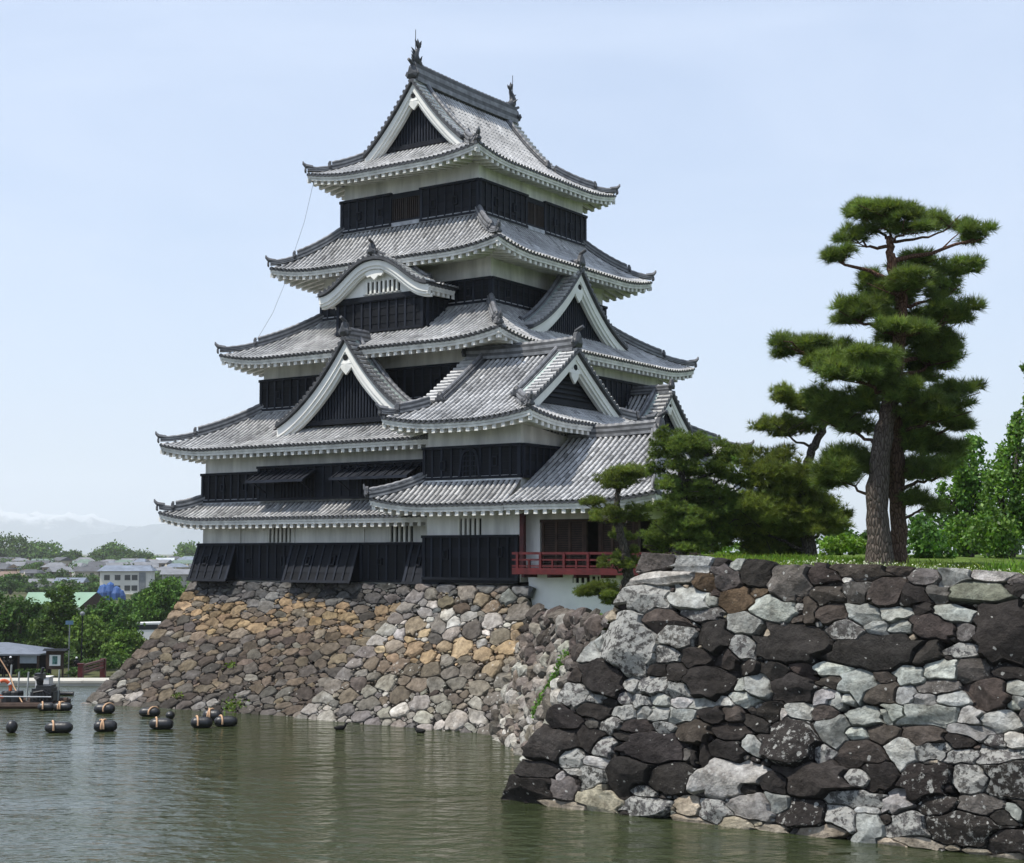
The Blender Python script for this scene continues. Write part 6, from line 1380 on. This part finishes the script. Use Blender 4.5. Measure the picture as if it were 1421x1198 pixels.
for px, py, rx, ry, d, lb in ((125, 818, 22, 11, 380, 'dark tree between the green hall and the blue sheet'), (15, 808, 24, 12, 390, 'tree clump low at the far left among the houses'), (80, 797, 14, 7, 520, 'small tree among the houses above the pine'), (50, 786, 12, 6, 600, 'small tree among houses at the upper left'), (205, 828, 20, 10, 330, 'tree below the apartment block beside the leafy tree'), (230, 800, 16, 8, 500, 'tree among houses near the keep')):
    broadleaf('town_tree', d, (px, py + ry + 4), [(px, py, rx, ry, 0), (px - rx * .4, py + ry * .3, rx * .7, ry * .8, -2)], lb, 1600, .9, 'far_leaf', HT, 'tree', (.75, .85, .8), trunk=3)
# woods beyond the castle grounds, one mass far off
g = MB(); n = 15000; x = rng.uniform(-14, 190, n); y = 190 + 30 * np.sin(x * .05) + rng.normal(0, 7, n); zb = terrain(x, y)
hh = 7.5 + 2.2 * np.sin(x * .21) + 1.5 * np.sin(x * .57 + 1); q_ = rng.uniform(0, 1, n) ** .7
leaf_cards(g, np.stack([x, y, zb + hh * q_], 1), 1.5, tints(n, .25, .1) * np.array([.75, .85, .8, 1]) * (.8 + .3 * np.sin(x * .4))[:, None])
tag(g.build('woods', M['far_leaf']), 'far belt of trees beyond the castle grounds', 'woods', kind='stuff')
# mountains
m, n, l, b = new_mat('hazed_mountain_rock')
g_ = n.new('ShaderNodeNewGeometry'); sx_ = n.new('ShaderNodeSeparateXYZ'); l.new(g_.outputs['Position'], sx_.inputs[0])
nn_ = noise(n, l, .0027, 6, g_.outputs['Position'], .65)
ml_ = n.new('ShaderNodeMath'); ml_.operation = 'MULTIPLY_ADD'; l.new(nn_, ml_.inputs[0]); ml_.inputs[1].default_value = 560.0; l.new(sx_.outputs['Z'], ml_.inputs[2])
mr_ = n.new('ShaderNodeMapRange'); mr_.inputs['From Min'].default_value = 560; mr_.inputs['From Max'].default_value = 650; l.new(ml_.outputs[0], mr_.inputs['Value'])
l.new(mixc(n, l, mr_.outputs[0], (.12, .15, .18, 1), (.55, .57, .6, 1)), b.inputs['Base Color']); b.inputs['Roughness'].default_value = 1; M['mountain'] = m  # distance haze partly painted in: rock colour made pale and bluish
def ridge_mesh(name, pts, d, depth_m, seed):
    P = np.array([at(px, py, d) for px, py in pts]); xs_ = np.linspace(P[0, 0], P[-1, 0], 140); zc = np.interp(xs_, P[:, 0], P[:, 2]); r_ = np.random.default_rng(seed)
    for k, a_ in ((9, 30), (23, 20), (51, 11)): zc = zc + a_ * np.interp(xs_, np.linspace(xs_[0], xs_[-1], k), r_.normal(0, 1, k))
    g = MB(); v = np.linspace(0, 1, 16); U, V = np.meshgrid(xs_, v, indexing='ij'); Z = -6 + (zc[:, None] + 6) * (np.sin(np.pi * V) ** 1.2)
    rg = r_.normal(0, 1, U.shape); Z = Z * (1 + .10 * rg * np.sin(np.pi * V) * (np.abs(V - .5) > .05)); Y = d + (V - .5) * depth_m
    i, j = np.meshgrid(np.arange(139), np.arange(15), indexing='ij'); i = i.ravel(); j = j.ravel()
    g.add(np.stack([U, Y, Z], -1).reshape(-1, 3), np.stack([i * 16 + j, (i + 1) * 16 + j, (i + 1) * 16 + j + 1, i * 16 + j + 1], 1)); tag(g.build(name, M['mountain'], None, True), kind='structure')
ridge_mesh('mountain', [(-500, 735), (-150, 716), (0, 712), (35, 706), (70, 711), (110, 716), (160, 728), (220, 745), (330, 752), (520, 748)], 15200, 3400, 4)
ridge_mesh('mountain', [(-300, 770), (60, 768), (150, 748), (200, 735), (260, 716), (340, 712), (460, 735), (620, 760)], 12200, 2600, 9)
hz_ = MB(); box(hz_, -11700, 11700, -420, 17800, -8.5, 900)
m, n, l, b = new_mat('haze_air'); n.remove(b); pv = n.new('ShaderNodeVolumePrincipled'); pv.inputs['Color'].default_value = (.93, .965, 1, 1); pv.inputs['Density'].default_value = .000105; pv.inputs['Anisotropy'].default_value = .2
l.new(pv.outputs[0], n['Material Output'].inputs['Volume'])
hz = hz_.build('haze', m); tag(hz, 'thin bluish haze over the far town and mountains', 'haze', kind='stuff')
